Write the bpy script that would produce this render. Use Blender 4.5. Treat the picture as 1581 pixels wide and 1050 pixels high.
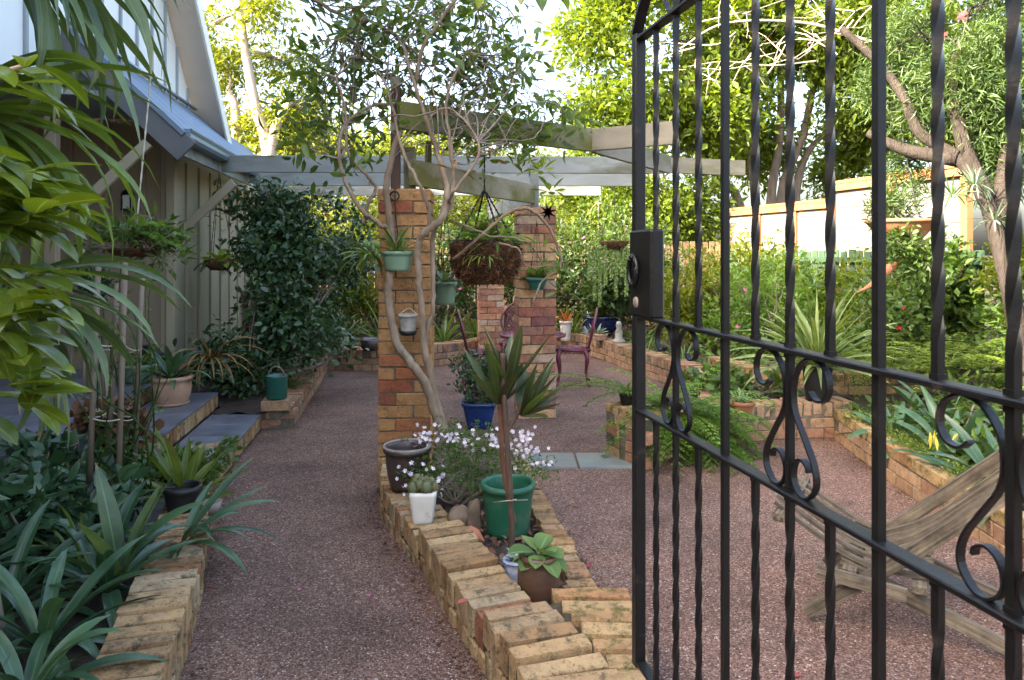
import bpy, math, random
import numpy as np
from mathutils import Vector, Matrix

for _o in list(bpy.data.objects):
    bpy.data.objects.remove(_o)
random.seed(7)
rng = np.random.default_rng(11)
R = math.radians
S = bpy.context.scene
COL = S.collection

# ------------------------------------------------------------------ camera
F, CX, HY, EYE = 1100.0, 790.5, 389.0, 1.56      # focal length and horizon in photo pixels, eye height in m
cam = bpy.data.cameras.new('camera')
cam.sensor_width = 36.0
cam.lens = 36.0 * F / 1581.0
cam.shift_y = -(525.0 - HY) / 1581.0
cam.clip_start = 0.05
cam.dof.use_dof = True
cam.dof.focus_distance = 4.6
cam.dof.aperture_fstop = 11.0
cam.clip_end = 800
cam_o = bpy.data.objects.new('camera', cam)
cam_o.location = (0, 0, EYE)
cam_o.rotation_euler = (R(90), 0, 0)
COL.objects.link(cam_o)
S.camera = cam_o

# ------------------------------------------------------------------ sky, sun, exposure
SUN_DIR = Vector((-0.72, -0.40, 0.50)).normalized()     # towards the sun: over the house, low from the left
W = bpy.data.worlds.new('World')
S.world = W
W.use_nodes = True
_nt = W.node_tree
_bg = _nt.nodes['Background']
_sky = _nt.nodes.new('ShaderNodeTexSky')
_sky.sky_type = 'NISHITA'
_sky.sun_disc = False
_sky.sun_elevation = math.asin(SUN_DIR.z)
_sky.sun_rotation = math.atan2(SUN_DIR.x, SUN_DIR.y)
_sky.dust_density = 7.0
_sky.air_density = 1.0
_sky.ozone_density = 0.4
_nt.links.new(_sky.outputs[0], _bg.inputs['Color'])
_bg.inputs['Strength'].default_value = 0.15
sun = bpy.data.lights.new('sun', 'SUN')
sun.energy = 3.4
sun.angle = R(0.6)
sun.color = (1.0, 0.90, 0.74)
sun_o = bpy.data.objects.new('sun', sun)
sun_o.rotation_euler = (-SUN_DIR).to_track_quat('-Z', 'Y').to_euler()
sun_o.location = (-20, -5, 20)
COL.objects.link(sun_o)
S.render.engine = 'CYCLES'
S.view_settings.view_transform = 'Standard'
S.view_settings.look = 'None'
S.view_settings.gamma = 1.0
S.view_settings.use_curve_mapping = False
S.view_settings.exposure = 3.0
S.cycles.max_bounces = 8
S.cycles.diffuse_bounces = 4
S.cycles.transmission_bounces = 4
S.cycles.sample_clamp_indirect = 6.0

# ------------------------------------------------------------------ positions
def at(px, py, Y):
    return Vector(((px - CX) / F * Y, Y, EYE - (py - HY) / F * Y))
def gy(y):                                   # the path climbs a little towards the gate
    return max(0.0, min(0.15, (4.5 - y) / 2.3 * 0.10))

# ------------------------------------------------------------------ object helpers
WLOC = {}
def wloc(o):
    return WLOC.get(o.name, Vector((0, 0, 0)))
def thing(name, label, cat, loc=(0, 0, 0), group=None):
    o = bpy.data.objects.new(name, None)
    o.empty_display_size = 0.1
    COL.objects.link(o)
    o.location = loc
    WLOC[o.name] = Vector(loc)
    tag(o, label, cat, group)
    return o
def tag(o, label=None, cat=None, group=None, kind=None):
    if label: o['label'] = label
    if cat: o['category'] = cat
    if group: o['group'] = group
    if kind: o['kind'] = kind
    return o
def link(name, me, parent=None, loc=None):
    o = bpy.data.objects.new(name, me)
    COL.objects.link(o)
    if parent is not None:
        o.parent = parent
        o.location = (Vector(loc) - wloc(parent)) if loc is not None else (0, 0, 0)
        WLOC[o.name] = Vector(loc) if loc is not None else wloc(parent)
    else:
        o.location = loc if loc is not None else (0, 0, 0)
        WLOC[o.name] = Vector(o.location)
    return o
def mesh_np(name, V, faces, mat, smooth=True, tint=None, luv=None):
    """faces: list of int arrays (n,3) or (n,4); V (m,3)"""
    me = bpy.data.meshes.new(name)
    V = np.asarray(V, dtype=np.float32)
    me.vertices.add(len(V))
    me.vertices.foreach_set('co', V.ravel())
    idx, st, tot = [], [], []
    c = 0
    for f in faces:
        f = np.asarray(f, dtype=np.int32)
        if len(f) == 0: continue
        k = f.shape[1]
        idx.append(f.ravel())
        st.append(np.arange(len(f), dtype=np.int32) * k + c)
        tot.append(np.full(len(f), k, dtype=np.int32))
        c += f.size
    idx = np.concatenate(idx); st = np.concatenate(st); tot = np.concatenate(tot)
    me.loops.add(len(idx))
    me.loops.foreach_set('vertex_index', idx)
    me.polygons.add(len(st))
    me.polygons.foreach_set('loop_start', st)
    me.polygons.foreach_set('loop_total', tot)
    me.polygons.foreach_set('use_smooth', np.full(len(st), smooth, dtype=bool))
    if tint is not None:
        a = me.attributes.new('tint', 'FLOAT', 'POINT')
        a.data.foreach_set('value', np.asarray(tint, dtype=np.float32))
    if luv is not None:
        for nm, ar in zip(('lu', 'lv'), luv):
            a = me.attributes.new(nm, 'FLOAT', 'POINT'); a.data.foreach_set('value', np.asarray(ar, dtype=np.float32))
    me.update(calc_edges=True)
    if mat is not None: me.materials.append(mat)
    return me

def catmull(P, n=6):
    P = [Vector(p) for p in P]
    if len(P) < 3: 
        return [P[0].lerp(P[-1], i / n) for i in range(n + 1)]
    Q = [P[0] * 2 - P[1]] + P + [P[-1] * 2 - P[-2]]
    out = []
    for i in range(1, len(Q) - 2):
        a, b, c, d = Q[i - 1], Q[i], Q[i + 1], Q[i + 2]
        for k in range(n):
            t = k / n
            out.append(0.5 * ((2 * b) + (c - a) * t + (2 * a - 5 * b + 4 * c - d) * t * t + (3 * b - a - 3 * c + d) * t ** 3))
    out.append(P[-1])
    return out

class MB:
    """collects shapes in world coordinates, builds ONE mesh object"""
    def __init__(s):
        s.v = []; s.f = []; s.sm = []
    def quadstrip(s, rings, closed=True, smooth=True):
        base = len(s.v); n = len(rings[0])
        for r in rings: s.v += [tuple(p) for p in r]
        m = n if closed else n - 1
        for i in range(len(rings) - 1):
            for j in range(m):
                a = base + i * n + j; b = base + i * n + (j + 1) % n
                s.f.append((a, b, b + n, a + n)); s.sm.append(smooth)
        return base
    def box(s, c, size, rz=0.0, ax=None, bev=0.0):
        """box by centre, size; ax = optional 3 axis vectors"""
        c = Vector(c)
        if ax is None:
            cs, sn = math.cos(rz), math.sin(rz)
            ax = (Vector((cs, sn, 0)), Vector((-sn, cs, 0)), Vector((0, 0, 1)))
        h = [d / 2 for d in size]
        b = len(s.v)
        if bev <= 0:
            for sz in (-1, 1):
                for sx, sy in ((-1, -1), (1, -1), (1, 1), (-1, 1)):
                    s.v.append(tuple(c + ax[0] * h[0] * sx + ax[1] * h[1] * sy + ax[2] * h[2] * sz))
            for f in ((0, 3, 2, 1), (4, 5, 6, 7), (0, 1, 5, 4), (1, 2, 6, 5), (2, 3, 7, 6), (3, 0, 4, 7)):
                s.f.append(tuple(b + i for i in f)); s.sm.append(False)
            return
        V, Fc = chamfer_box(h, bev)
        for p in V: s.v.append(tuple(c + ax[0] * p[0] + ax[1] * p[1] + ax[2] * p[2]))
        for f in Fc: s.f.append(tuple(b + i for i in f)); s.sm.append(False)
    def bar(s, a, b, w, h, up=(0, 0, 1), bev=0.0):
        """rectangular bar from a to b: w sideways, h along up"""
        a, b = Vector(a), Vector(b)
        d = (b - a); L = d.length; d.normalize()
        up = Vector(up); sd = d.cross(up)
        if sd.length < 1e-5: sd = d.cross(Vector((0, 1, 0)))
        sd.normalize(); u2 = sd.cross(d).normalized()
        s.box((a + b) / 2, (L, w, h), ax=(d, sd, u2), bev=bev)
    def tube(s, pts, rad, n=8, cap=True, smooth=True):
        pts = [Vector(p) for p in pts]
        if not hasattr(rad, '__len__'): rad = [rad] * len(pts)
        elif len(rad) != len(pts):
            xs = np.linspace(0, 1, len(rad)); rad = np.interp(np.linspace(0, 1, len(pts)), xs, rad)
        t = (pts[1] - pts[0]).normalized()
        nrm = t.orthogonal().normalized()
        rings = []
        for i, p in enumerate(pts):
            if i == 0: tt = pts[1] - pts[0]
            elif i == len(pts) - 1: tt = pts[-1] - pts[-2]
            else: tt = pts[i + 1] - pts[i - 1]
            if tt.length < 1e-9: tt = t
            tt = tt.normalized()
            nrm = (nrm - tt * nrm.dot(tt))
            if nrm.length < 1e-6: nrm = tt.orthogonal()
            nrm.normalize(); bn = tt.cross(nrm)
            rings.append([p + (nrm * math.cos(2 * math.pi * k / n) + bn * math.sin(2 * math.pi * k / n)) * float(rad[i]) for k in range(n)])
        b = s.quadstrip(rings, True, smooth)
        if cap:
            s.f.append(tuple(b + k for k in range(n))[::-1]); s.sm.append(False)
            e = b + (len(rings) - 1) * n
            s.f.append(tuple(e + k for k in range(n))); s.sm.append(False)
    def lathe(s, c, prof, n=28, smooth=True, sq=None):
        """prof: (radius, z) from outside bottom ... ; sq = superellipse exponent for square pots"""
        c = Vector(c); rings = []
        for r, z in prof:
            ring = []
            for k in range(n):
                a = 2 * math.pi * k / n
                x, y = math.cos(a), math.sin(a)
                if sq:
                    q = (abs(x) ** sq + abs(y) ** sq) ** (-1.0 / sq); x *= q; y *= q
                ring.append(c + Vector((x * r, y * r, z)))
            rings.append(ring)
        s.quadstrip(rings, True, smooth)
    def ribbon(s, pts, side, w, th):
        """flat bar swept along pts; side = width axis"""
        pts = [Vector(p) for p in pts]; side = Vector(side).normalized(); rings = []
        for i, p in enumerate(pts):
            tt = (pts[min(i + 1, len(pts) - 1)] - pts[max(i - 1, 0)]).normalized()
            nn = tt.cross(side).normalized()
            rings.append([p + side * w / 2 + nn * th / 2, p - side * w / 2 + nn * th / 2, p - side * w / 2 - nn * th / 2, p + side * w / 2 - nn * th / 2])
        b = s.quadstrip(rings, True, False)
        s.f.append((b, b + 1, b + 2, b + 3)[::-1]); s.sm.append(False)
        e = b + (len(rings) - 1) * 4
        s.f.append((e, e + 1, e + 2, e + 3)); s.sm.append(False)
    def poly(s, pts, smooth=False):
        b = len(s.v); s.v += [tuple(p) for p in pts]
        s.f.append(tuple(range(b, b + len(pts)))); s.sm.append(smooth)
    def sphere(s, c, r, nu=12, nv=8, sc=(1, 1, 1)):
        c = Vector(c); rings = []
        for i in range(nv + 1):
            th = math.pi * i / nv
            rr = max(math.sin(th), 0.01)
            rings.append([c + Vector((math.cos(2 * math.pi * k / nu) * rr * r * sc[0], math.sin(2 * math.pi * k / nu) * rr * r * sc[1], -math.cos(th) * r * sc[2])) for k in range(nu)])
        s.quadstrip(rings, True, True)
    def build(s, name, mat, parent=None, loc=None):
        o0 = Vector(loc) if loc is not None else (wloc(parent) if parent is not None else Vector((0, 0, 0)))
        me = bpy.data.meshes.new(name)
        me.from_pydata([tuple(Vector(p) - o0) for p in s.v], [], s.f)
        me.polygons.foreach_set('use_smooth', s.sm)
        me.materials.append(mat)
        me.update()
        return link(name, me, parent, o0)

def chamfer_box(h, b):
    V = []; ids = {}
    for sx in (-1, 1):
        for sy in (-1, 1):
            for sz in (-1, 1):
                sg = (sx, sy, sz)
                for a in range(3):
                    p = [sg[i] * (h[i] if i == a else h[i] - b) for i in range(3)]
                    ids[(sg, a)] = len(V); V.append(p)
    Fc = []
    def add(q):
        c = np.mean([V[i] for i in q], axis=0)
        n = np.cross(np.subtract(V[q[1]], V[q[0]]), np.subtract(V[q[2]], V[q[0]]))
        Fc.append(tuple(q) if np.dot(n, c) > 0 else tuple(q[::-1]))
    for a in range(3):
        b1, b2 = [i for i in range(3) if i != a]
        for sg in (-1, 1):
            q = []
            for s1, s2 in ((-1, -1), (1, -1), (1, 1), (-1, 1)):
                g = [0, 0, 0]; g[a] = sg; g[b1] = s1; g[b2] = s2
                q.append(ids[(tuple(g), a)])
            add(q)
    for a in range(3):            # edge along axis a
        b1, b2 = [i for i in range(3) if i != a]
        for s1 in (-1, 1):
            for s2 in (-1, 1):
                g0 = [0, 0, 0]; g0[a] = -1; g0[b1] = s1; g0[b2] = s2
                g1 = list(g0); g1[a] = 1
                add([ids[(tuple(g0), b1)], ids[(tuple(g1), b1)], ids[(tuple(g1), b2)], ids[(tuple(g0), b2)]])
    for sx in (-1, 1):
        for sy in (-1, 1):
            for sz in (-1, 1):
                add([ids[((sx, sy, sz), a)] for a in range(3)])
    return V, Fc

# ------------------------------------------------------------------ materials
def _ramp(nt, stops):
    r = nt.nodes.new('ShaderNodeValToRGB')
    while len(r.color_ramp.elements) < len(stops): r.color_ramp.elements.new(0.5)
    for e, (p, c) in zip(r.color_ramp.elements, stops):
        e.position = p; e.color = (c[0], c[1], c[2], 1)
    return r
def _noise(nt, vec, scale, detail=4, rough=0.55):
    n = nt.nodes.new('ShaderNodeTexNoise')
    n.inputs['Scale'].default_value = scale; n.inputs['Detail'].default_value = detail; n.inputs['Roughness'].default_value = rough
    if vec is not None: nt.links.new(vec, n.inputs['Vector'])
    return n
def _new(name):
    m = bpy.data.materials.new(name); m.use_nodes = True
    nt = m.node_tree; return m, nt, nt.nodes['Principled BSDF']
def _vec(nt, coord='Object', scale=(1, 1, 1), rand=False):
    tc = nt.nodes.new('ShaderNodeTexCoord')
    out = tc.outputs[coord]
    if coord == 'World':
        pass
    mp = nt.nodes.new('ShaderNodeMapping'); mp.inputs['Scale'].default_value = scale
    nt.links.new(out, mp.inputs['Vector'])
    if rand:
        oi = nt.nodes.new('ShaderNodeObjectInfo')
        mu = nt.nodes.new('ShaderNodeMath'); mu.operation = 'MULTIPLY'; mu.inputs[1].default_value = 37.0
        nt.links.new(oi.outputs['Random'], mu.inputs[0]); nt.links.new(mu.outputs[0], mp.inputs['Location'])
    return mp.outputs[0]
def _mix(nt, fac, a, b, mode='MIX'):
    m = nt.nodes.new('ShaderNodeMix'); m.data_type = 'RGBA'; m.blend_type = mode
    for s_, v in ((0, fac), (6, a), (7, b)):
        if hasattr(v, 'is_linked'): nt.links.new(v, m.inputs[s_])
        elif isinstance(v, (int, float)): m.inputs[s_].default_value = v
        else: m.inputs[s_].default_value = (v[0], v[1], v[2], 1)
    return m.outputs[2]
def _bump(nt, p, h, strength=0.3, dist=0.01):
    b = nt.nodes.new('ShaderNodeBump'); b.inputs['Strength'].default_value = strength; b.inputs['Distance'].default_value = dist
    nt.links.new(h, b.inputs['Height']); nt.links.new(b.outputs[0], p.inputs['Normal'])
def plain(name, c1, c2=None, rough=0.6, scale=6, stretch=(1, 1, 1), bump=0.15, bdist=0.004, spec=0.4, metal=0.0, stain=None, stain_at=0.6, sscale=3.0, coord='Object', rand=True, detail=5):
    """two-tone mottled surface, optional stain patches with a shape of their own"""
    m, nt, p = _new(name)
    c2 = c2 or tuple(x * 0.75 for x in c1)
    v = _vec(nt, coord, stretch, rand)
    n = _noise(nt, v, scale, detail)
    r = _ramp(nt, [(0.3, c2), (0.7, c1)])
    nt.links.new(n.outputs[0], r.inputs[0])
    col = r.outputs[0]
    if stain:
        n2 = _noise(nt, v, sscale, 6, 0.65)
        r2 = _ramp(nt, [(stain_at - 0.06, (0, 0, 0)), (stain_at + 0.1, (1, 1, 1))])
        nt.links.new(n2.outputs[0], r2.inputs[0])
        col = _mix(nt, r2.outputs[0], col, stain)
    nt.links.new(col, p.inputs['Base Color'])
    rr = nt.nodes.new('ShaderNodeMapRange'); rr.inputs[3].default_value = max(0.05, rough - 0.12); rr.inputs[4].default_value = min(1, rough + 0.12)
    nt.links.new(n.outputs[0], rr.inputs[0]); nt.links.new(rr.outputs[0], p.inputs['Roughness'])
    p.inputs['Specular IOR Level'].default_value = spec
    p.inputs['Metallic'].default_value = metal
    if bump > 0: 
        n3 = _noise(nt, v, scale * 5, 4, 0.6)
        _bump(nt, p, n3.outputs[0], bump, bdist)
    return m
def brick_mat(name, stops, moss=0.55, mosscol=(0.035, 0.04, 0.02), dark=(0.05, 0.04, 0.03)):
    m, nt, p = _new(name)
    oi = nt.nodes.new('ShaderNodeObjectInfo')
    r = _ramp(nt, stops); r.color_ramp.interpolation = 'LINEAR'
    nt.links.new(oi.outputs['Random'], r.inputs[0])
    v = _vec(nt, 'Object', (1, 1, 1), True)
    n = _noise(nt, v, 14, 6, 0.65)
    rr = _ramp(nt, [(0.25, (0.52, 0.47, 0.43)), (0.5, (1, 1, 1)), (0.75, (1.3, 1.22, 1.08))])
    nt.links.new(n.outputs[0], rr.inputs[0])
    col = _mix(nt, 1.0, r.outputs[0], rr.outputs[0], 'MULTIPLY')
    n2 = _noise(nt, v, 15, 10, 0.8)
    r2 = _ramp(nt, [(moss, (0, 0, 0)), (moss + 0.1, (0.85, 0.85, 0.85))])
    nt.links.new(n2.outputs[0], r2.inputs[0])
    col = _mix(nt, r2.outputs[0], col, mosscol)
    n4 = _noise(nt, v, 70, 4, 0.7)
    r4 = _ramp(nt, [(0.57, (0, 0, 0)), (0.70, (0.85, 0.85, 0.85))])
    nt.links.new(n4.outputs[0], r4.inputs[0])
    col = _mix(nt, r4.outputs[0], col, dark)
    nt.links.new(col, p.inputs['Base Color'])
    p.inputs['Roughness'].default_value = 0.88
    p.inputs['Specular IOR Level'].default_value = 0.25
    n3 = _noise(nt, v, 38, 6, 0.7)
    _bump(nt, p, n3.outputs[0], 0.8, 0.012)
    return m
def leaf_mat(name, dark, light, rough=0.42, trans=0.3, spec=0.45, tr_tint=(1.5, 1.35, 0.45), edge=None, vein=True):
    m, nt, p = _new(name)
    at_ = nt.nodes.new('ShaderNodeAttribute'); at_.attribute_name = 'tint'
    stops = [(0.0, dark), (0.75, light), (1.0, edge or tuple(min(1, x * 1.25) for x in light))]
    r = _ramp(nt, stops)
    nt.links.new(at_.outputs['Fac'], r.inputs[0])
    v = _vec(nt, 'Object', (1, 1, 1))
    n = _noise(nt, v, 9, 3)
    rr = _ramp(nt, [(0.3, (0.72, 0.75, 0.72)), (0.7, (1.25, 1.2, 1.1))])
    nt.links.new(n.outputs[0], rr.inputs[0])
    col = _mix(nt, 1.0, r.outputs[0], rr.outputs[0], 'MULTIPLY')
    lu = nt.nodes.new('ShaderNodeAttribute'); lu.attribute_name = 'lu'
    lv = nt.nodes.new('ShaderNodeAttribute'); lv.attribute_name = 'lv'
    dd = nt.nodes.new('ShaderNodeMath'); dd.operation = 'SUBTRACT'; dd.inputs[1].default_value = 1.0
    nt.links.new(lv.outputs['Fac'], dd.inputs[0])
    ab = nt.nodes.new('ShaderNodeMath'); ab.operation = 'ABSOLUTE'; nt.links.new(dd.outputs[0], ab.inputs[0])
    rm = _ramp(nt, [(0.03, (0.55, 0.55, 0.55)), (0.13, (0, 0, 0))]); nt.links.new(ab.outputs[0], rm.inputs[0])
    col = _mix(nt, rm.outputs[0], col, tuple(min(1, x * 1.5 + 0.03) for x in light))
    wv = nt.nodes.new('ShaderNodeMath'); wv.operation = 'SINE'
    w2 = nt.nodes.new('ShaderNodeMath'); w2.operation = 'MULTIPLY'; w2.inputs[1].default_value = 34.0
    nt.links.new(lv.outputs['Fac'], w2.inputs[0]); nt.links.new(w2.outputs[0], wv.inputs[0])
    vr = _ramp(nt, [(0.0, (0.86, 0.86, 0.86)), (0.6, (1.06, 1.06, 1.06))]); nt.links.new(wv.outputs[0], vr.inputs[0])
    col = _mix(nt, 1.0, col, vr.outputs[0], 'MULTIPLY')
    nb = _noise(nt, v, 26, 5, 0.7)
    ad = nt.nodes.new('ShaderNodeMath'); ad.operation = 'MULTIPLY_ADD'; ad.inputs[1].default_value = 0.5
    nt.links.new(nb.outputs[0], ad.inputs[0]); nt.links.new(lu.outputs['Fac'], ad.inputs[2])
    rb = _ramp(nt, [(0.0, (0, 0, 0)), (1.0, (1, 1, 1))])
    mr = nt.nodes.new('ShaderNodeMapRange'); mr.inputs[1].default_value = 1.19; mr.inputs[2].default_value = 1.27
    nt.links.new(ad.outputs[0], mr.inputs[0])
    col = _mix(nt, mr.outputs[0], col, (0.22, 0.15, 0.06))
    nt.links.new(col, p.inputs['Base Color'])
    p.inputs['Roughness'].default_value = rough
    p.inputs['Specular IOR Level'].default_value = spec
    tr = nt.nodes.new('ShaderNodeBsdfTranslucent')
    tc = _mix(nt, 1.0, col, tr_tint, 'MULTIPLY')
    nt.links.new(tc, tr.inputs['Color'])
    mx = nt.nodes.new('ShaderNodeMixShader'); mx.inputs[0].default_value = trans
    nt.links.new(p.outputs[0], mx.inputs[1]); nt.links.new(tr.outputs[0], mx.inputs[2])
    nt.links.new(mx.outputs[0], nt.nodes['Material Output'].inputs['Surface'])
    return m
# ------------------------------------------------------------------ materials of the place
def path_mat():
    m, nt, p = _new('pebble_path')
    tc = nt.nodes.new('ShaderNodeTexCoord')
    vo = nt.nodes.new('ShaderNodeTexVoronoi'); vo.inputs['Scale'].default_value = 175
    nt.links.new(tc.outputs['Object'], vo.inputs['Vector'])
    sx = nt.nodes.new('ShaderNodeSeparateColor'); nt.links.new(vo.outputs['Color'], sx.inputs[0])
    r = _ramp(nt, [(0.0, (0.048, 0.023, 0.016)), (0.3, (0.128, 0.067, 0.047)), (0.6, (0.205, 0.115, 0.083)), (0.85, (0.275, 0.170, 0.128)), (0.965, (0.36, 0.25, 0.195)), (0.994, (0.58, 0.52, 0.46))])
    nt.links.new(sx.outputs[0], r.inputs[0])
    n = _noise(nt, tc.outputs['Object'], 1.6, 6, 0.6)
    rr = _ramp(nt, [(0.3, (0.58, 0.57, 0.58)), (0.52, (0.95, 0.95, 0.95)), (0.75, (1.22, 1.15, 1.1))])
    nt.links.new(n.outputs[0], rr.inputs[0])
    col = _mix(nt, 1.0, r.outputs[0], rr.outputs[0], 'MULTIPLY')
    n2 = _noise(nt, tc.outputs['Object'], 5.5, 7, 0.7)
    r2 = _ramp(nt, [(0.54, (0, 0, 0)), (0.75, (0.7, 0.7, 0.7))])
    nt.links.new(n2.outputs[0], r2.inputs[0])
    col = _mix(nt, r2.outputs[0], col, (0.075, 0.055, 0.034))
    nt.links.new(col, p.inputs['Base Color'])
    p.inputs['Roughness'].default_value = 0.8
    p.inputs['Specular IOR Level'].default_value = 0.3
    inv = nt.nodes.new('ShaderNodeMath'); inv.operation = 'SUBTRACT'; inv.inputs[0].default_value = 1.0
    nt.links.new(vo.outputs['Distance'], inv.inputs[1])
    _bump(nt, p, inv.outputs[0], 0.85, 0.006)
    return m
def soil_mat():
    m, nt, p = _new('soil')
    v = _vec(nt, 'Object')
    n = _noise(nt, v, 22, 8, 0.75)
    r = _ramp(nt, [(0.3, (0.018, 0.012, 0.009)), (0.55, (0.055, 0.036, 0.025)), (0.72, (0.12, 0.075, 0.045)), (0.8, (0.2, 0.13, 0.08))])
    nt.links.new(n.outputs[0], r.inputs[0]); nt.links.new(r.outputs[0], p.inputs['Base Color'])
    p.inputs['Roughness'].default_value = 0.95
    n2 = _noise(nt, v, 60, 5, 0.7)
    _bump(nt, p, n2.outputs[0], 0.9, 0.02)
    return m
M_PATH = path_mat()
M_SOIL = soil_mat()
M_BRICK_CREAM = brick_mat('brick_cream', [(0.0, (0.34, 0.20, 0.088)), (0.3, (0.41, 0.285, 0.15)), (0.55, (0.26, 0.145, 0.065)), (0.8, (0.38, 0.30, 0.185)), (0.93, (0.32, 0.16, 0.075)), (1.0, (0.24, 0.09, 0.05))], 0.515, (0.045, 0.042, 0.022))
M_BRICK_ORANGE = brick_mat('brick_orange', [(0.0, (0.34, 0.175, 0.068)), (0.45, (0.39, 0.22, 0.095)), (0.78, (0.31, 0.14, 0.058)), (0.94, (0.29, 0.095, 0.046)), (1.0, (0.14, 0.06, 0.04))], 0.57, (0.07, 0.055, 0.03))
M_BRICK_RED = brick_mat('brick_red', [(0.0, (0.30, 0.11, 0.08)), (0.3, (0.44, 0.21, 0.12)), (0.55, (0.52, 0.33, 0.18)), (0.8, (0.24, 0.09, 0.08)), (1.0, (0.50, 0.36, 0.25))], 0.60)
M_BRICK_WALL = brick_mat('brick_wall', [(0.0, (0.33, 0.20, 0.115)), (0.4, (0.38, 0.25, 0.15)), (0.7, (0.27, 0.16, 0.105)), (1.0, (0.36, 0.18, 0.105))], 0.56)
M_BRICK_MOSS = brick_mat('brick_moss', [(0.0, (0.38, 0.25, 0.12)), (0.5, (0.34, 0.23, 0.115)), (1.0, (0.34, 0.16, 0.07))], 0.49, (0.075, 0.08, 0.018))
M_MORTAR = plain('mortar', (0.17, 0.145, 0.11), (0.085, 0.075, 0.055), 0.95, 20, bump=0.6, bdist=0.004, spec=0.1, stain=(0.04, 0.05, 0.02), stain_at=0.6, sscale=6)
M_SLATE = plain('slate', (0.165, 0.175, 0.20), (0.085, 0.09, 0.11), 0.45, 5, bump=0.3, bdist=0.004, stain=(0.13, 0.10, 0.10), stain_at=0.62, sscale=3)
M_FLAG = plain('flagstone', (0.21, 0.23, 0.20), (0.13, 0.15, 0.15), 0.6, 6, bump=0.3, bdist=0.004, stain=(0.22, 0.16, 0.12), stain_at=0.58, sscale=3)
M_BOARD = plain('painted_board', (0.34, 0.30, 0.205), (0.28, 0.245, 0.165), 0.65, 2.2, (1, 1, 0.3), bump=0.1, bdist=0.002, spec=0.3, stain=(0.23, 0.205, 0.14), stain_at=0.6, sscale=2.2)
M_DKBOARD = plain('brown_board', (0.27, 0.215, 0.145), (0.20, 0.16, 0.105), 0.7, 2.5, (1, 1, 0.3), bump=0.12, bdist=0.002, spec=0.3)
M_GABLE = plain('pale_cladding', (0.74, 0.77, 0.77), (0.64, 0.68, 0.69), 0.6, 1.6, (1, 1, 0.35), bump=0.08, bdist=0.002, spec=0.35)
M_GBATTEN = plain('grey_batten', (0.30, 0.35, 0.36), (0.22, 0.26, 0.27), 0.6, 3, bump=0.05)
M_ROOF = plain('roof_metal', (0.17, 0.235, 0.30), (0.12, 0.17, 0.22), 0.38, 2.5, bump=0.05, spec=0.5, metal=0.35, stain=(0.10, 0.11, 0.12), stain_at=0.64, sscale=2.5)
M_TRIM = plain('cream_trim', (0.60, 0.54, 0.48), (0.52, 0.47, 0.41), 0.6, 3, bump=0.08, spec=0.35)
M_BARGE = plain('dark_barge', (0.12, 0.125, 0.13), (0.085, 0.09, 0.095), 0.5, 3, bump=0.08)
M_WHITE_TRIM = plain('white_trim', (0.78, 0.78, 0.74), (0.68, 0.68, 0.66), 0.5, 4, bump=0.05)
M_PAINT_BEAM = plain('painted_beam', (0.28, 0.30, 0.29), (0.18, 0.195, 0.18), 0.7, 5, (0.25, 1, 1), bump=0.3, bdist=0.004, stain=(0.12, 0.125, 0.085), stain_at=0.57, sscale=3.2)
M_WEATHER_BEAM = plain('weathered_beam', (0.28, 0.255, 0.20), (0.155, 0.14, 0.105), 0.8, 5, (0.4, 0.4, 1), bump=0.35, bdist=0.004, stain=(0.13, 0.13, 0.06), stain_at=0.55, sscale=3.0)
M_MOSS_BEAM = plain('mossy_beam', (0.33, 0.30, 0.23), (0.19, 0.17, 0.115), 0.8, 4, (0.6, 0.6, 1), bump=0.3, bdist=0.004, stain=(0.13, 0.125, 0.03), stain_at=0.50, sscale=2.6)
M_POST = plain('brown_post', (0.105, 0.062, 0.045), (0.06, 0.035, 0.026), 0.8, 7, (1, 1, 0.2), bump=0.3)
M_IRON = plain('black_iron', (0.0065, 0.0065, 0.007), (0.004, 0.004, 0.0045), 0.42, 30, bump=0.35, bdist=0.0015, spec=0.36, stain=(0.055, 0.045, 0.038), stain_at=0.68, sscale=12)
M_TERRA = plain('terracotta', (0.46, 0.20, 0.11), (0.33, 0.13, 0.075), 0.8, 8, bump=0.2, spec=0.2, stain=(0.50, 0.40, 0.32), stain_at=0.66, sscale=4)
M_TERRA_PALE = plain('pale_terracotta', (0.50, 0.33, 0.23), (0.40, 0.25, 0.17), 0.8, 7, bump=0.2, spec=0.2, stain=(0.24, 0.2, 0.15), stain_at=0.62, sscale=4)
M_BROWN_GLAZE = plain('brown_glaze', (0.060, 0.042, 0.035), (0.035, 0.026, 0.022), 0.28, 8, bump=0.05, spec=0.6)
M_GLAZE_RIM = plain('worn_rim', (0.27, 0.235, 0.20), (0.17, 0.145, 0.12), 0.6, 18, bump=0.15, spec=0.3)
M_CROCK = plain('crock_glaze', (0.115, 0.060, 0.035), (0.060, 0.034, 0.022), 0.35, 5, (1, 1, 6), bump=0.12, spec=0.5)
M_GREEN_PLASTIC = plain('green_plastic', (0.016, 0.105, 0.058), (0.012, 0.080, 0.044), 0.42, 10, bump=0.08, spec=0.4, stain=(0.085, 0.115, 0.07), stain_at=0.60, sscale=5)
M_GREEN_PALE = plain('pale_green_plastic', (0.165, 0.255, 0.165), (0.125, 0.20, 0.13), 0.5, 6, bump=0.05, stain=(0.22, 0.24, 0.18), stain_at=0.66, sscale=5)
M_GREEN_DARK = plain('dark_green_paint', (0.018, 0.115, 0.085), (0.012, 0.085, 0.062), 0.35, 5, bump=0.08, spec=0.5, stain=(0.06, 0.075, 0.05), stain_at=0.62, sscale=5)
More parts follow.
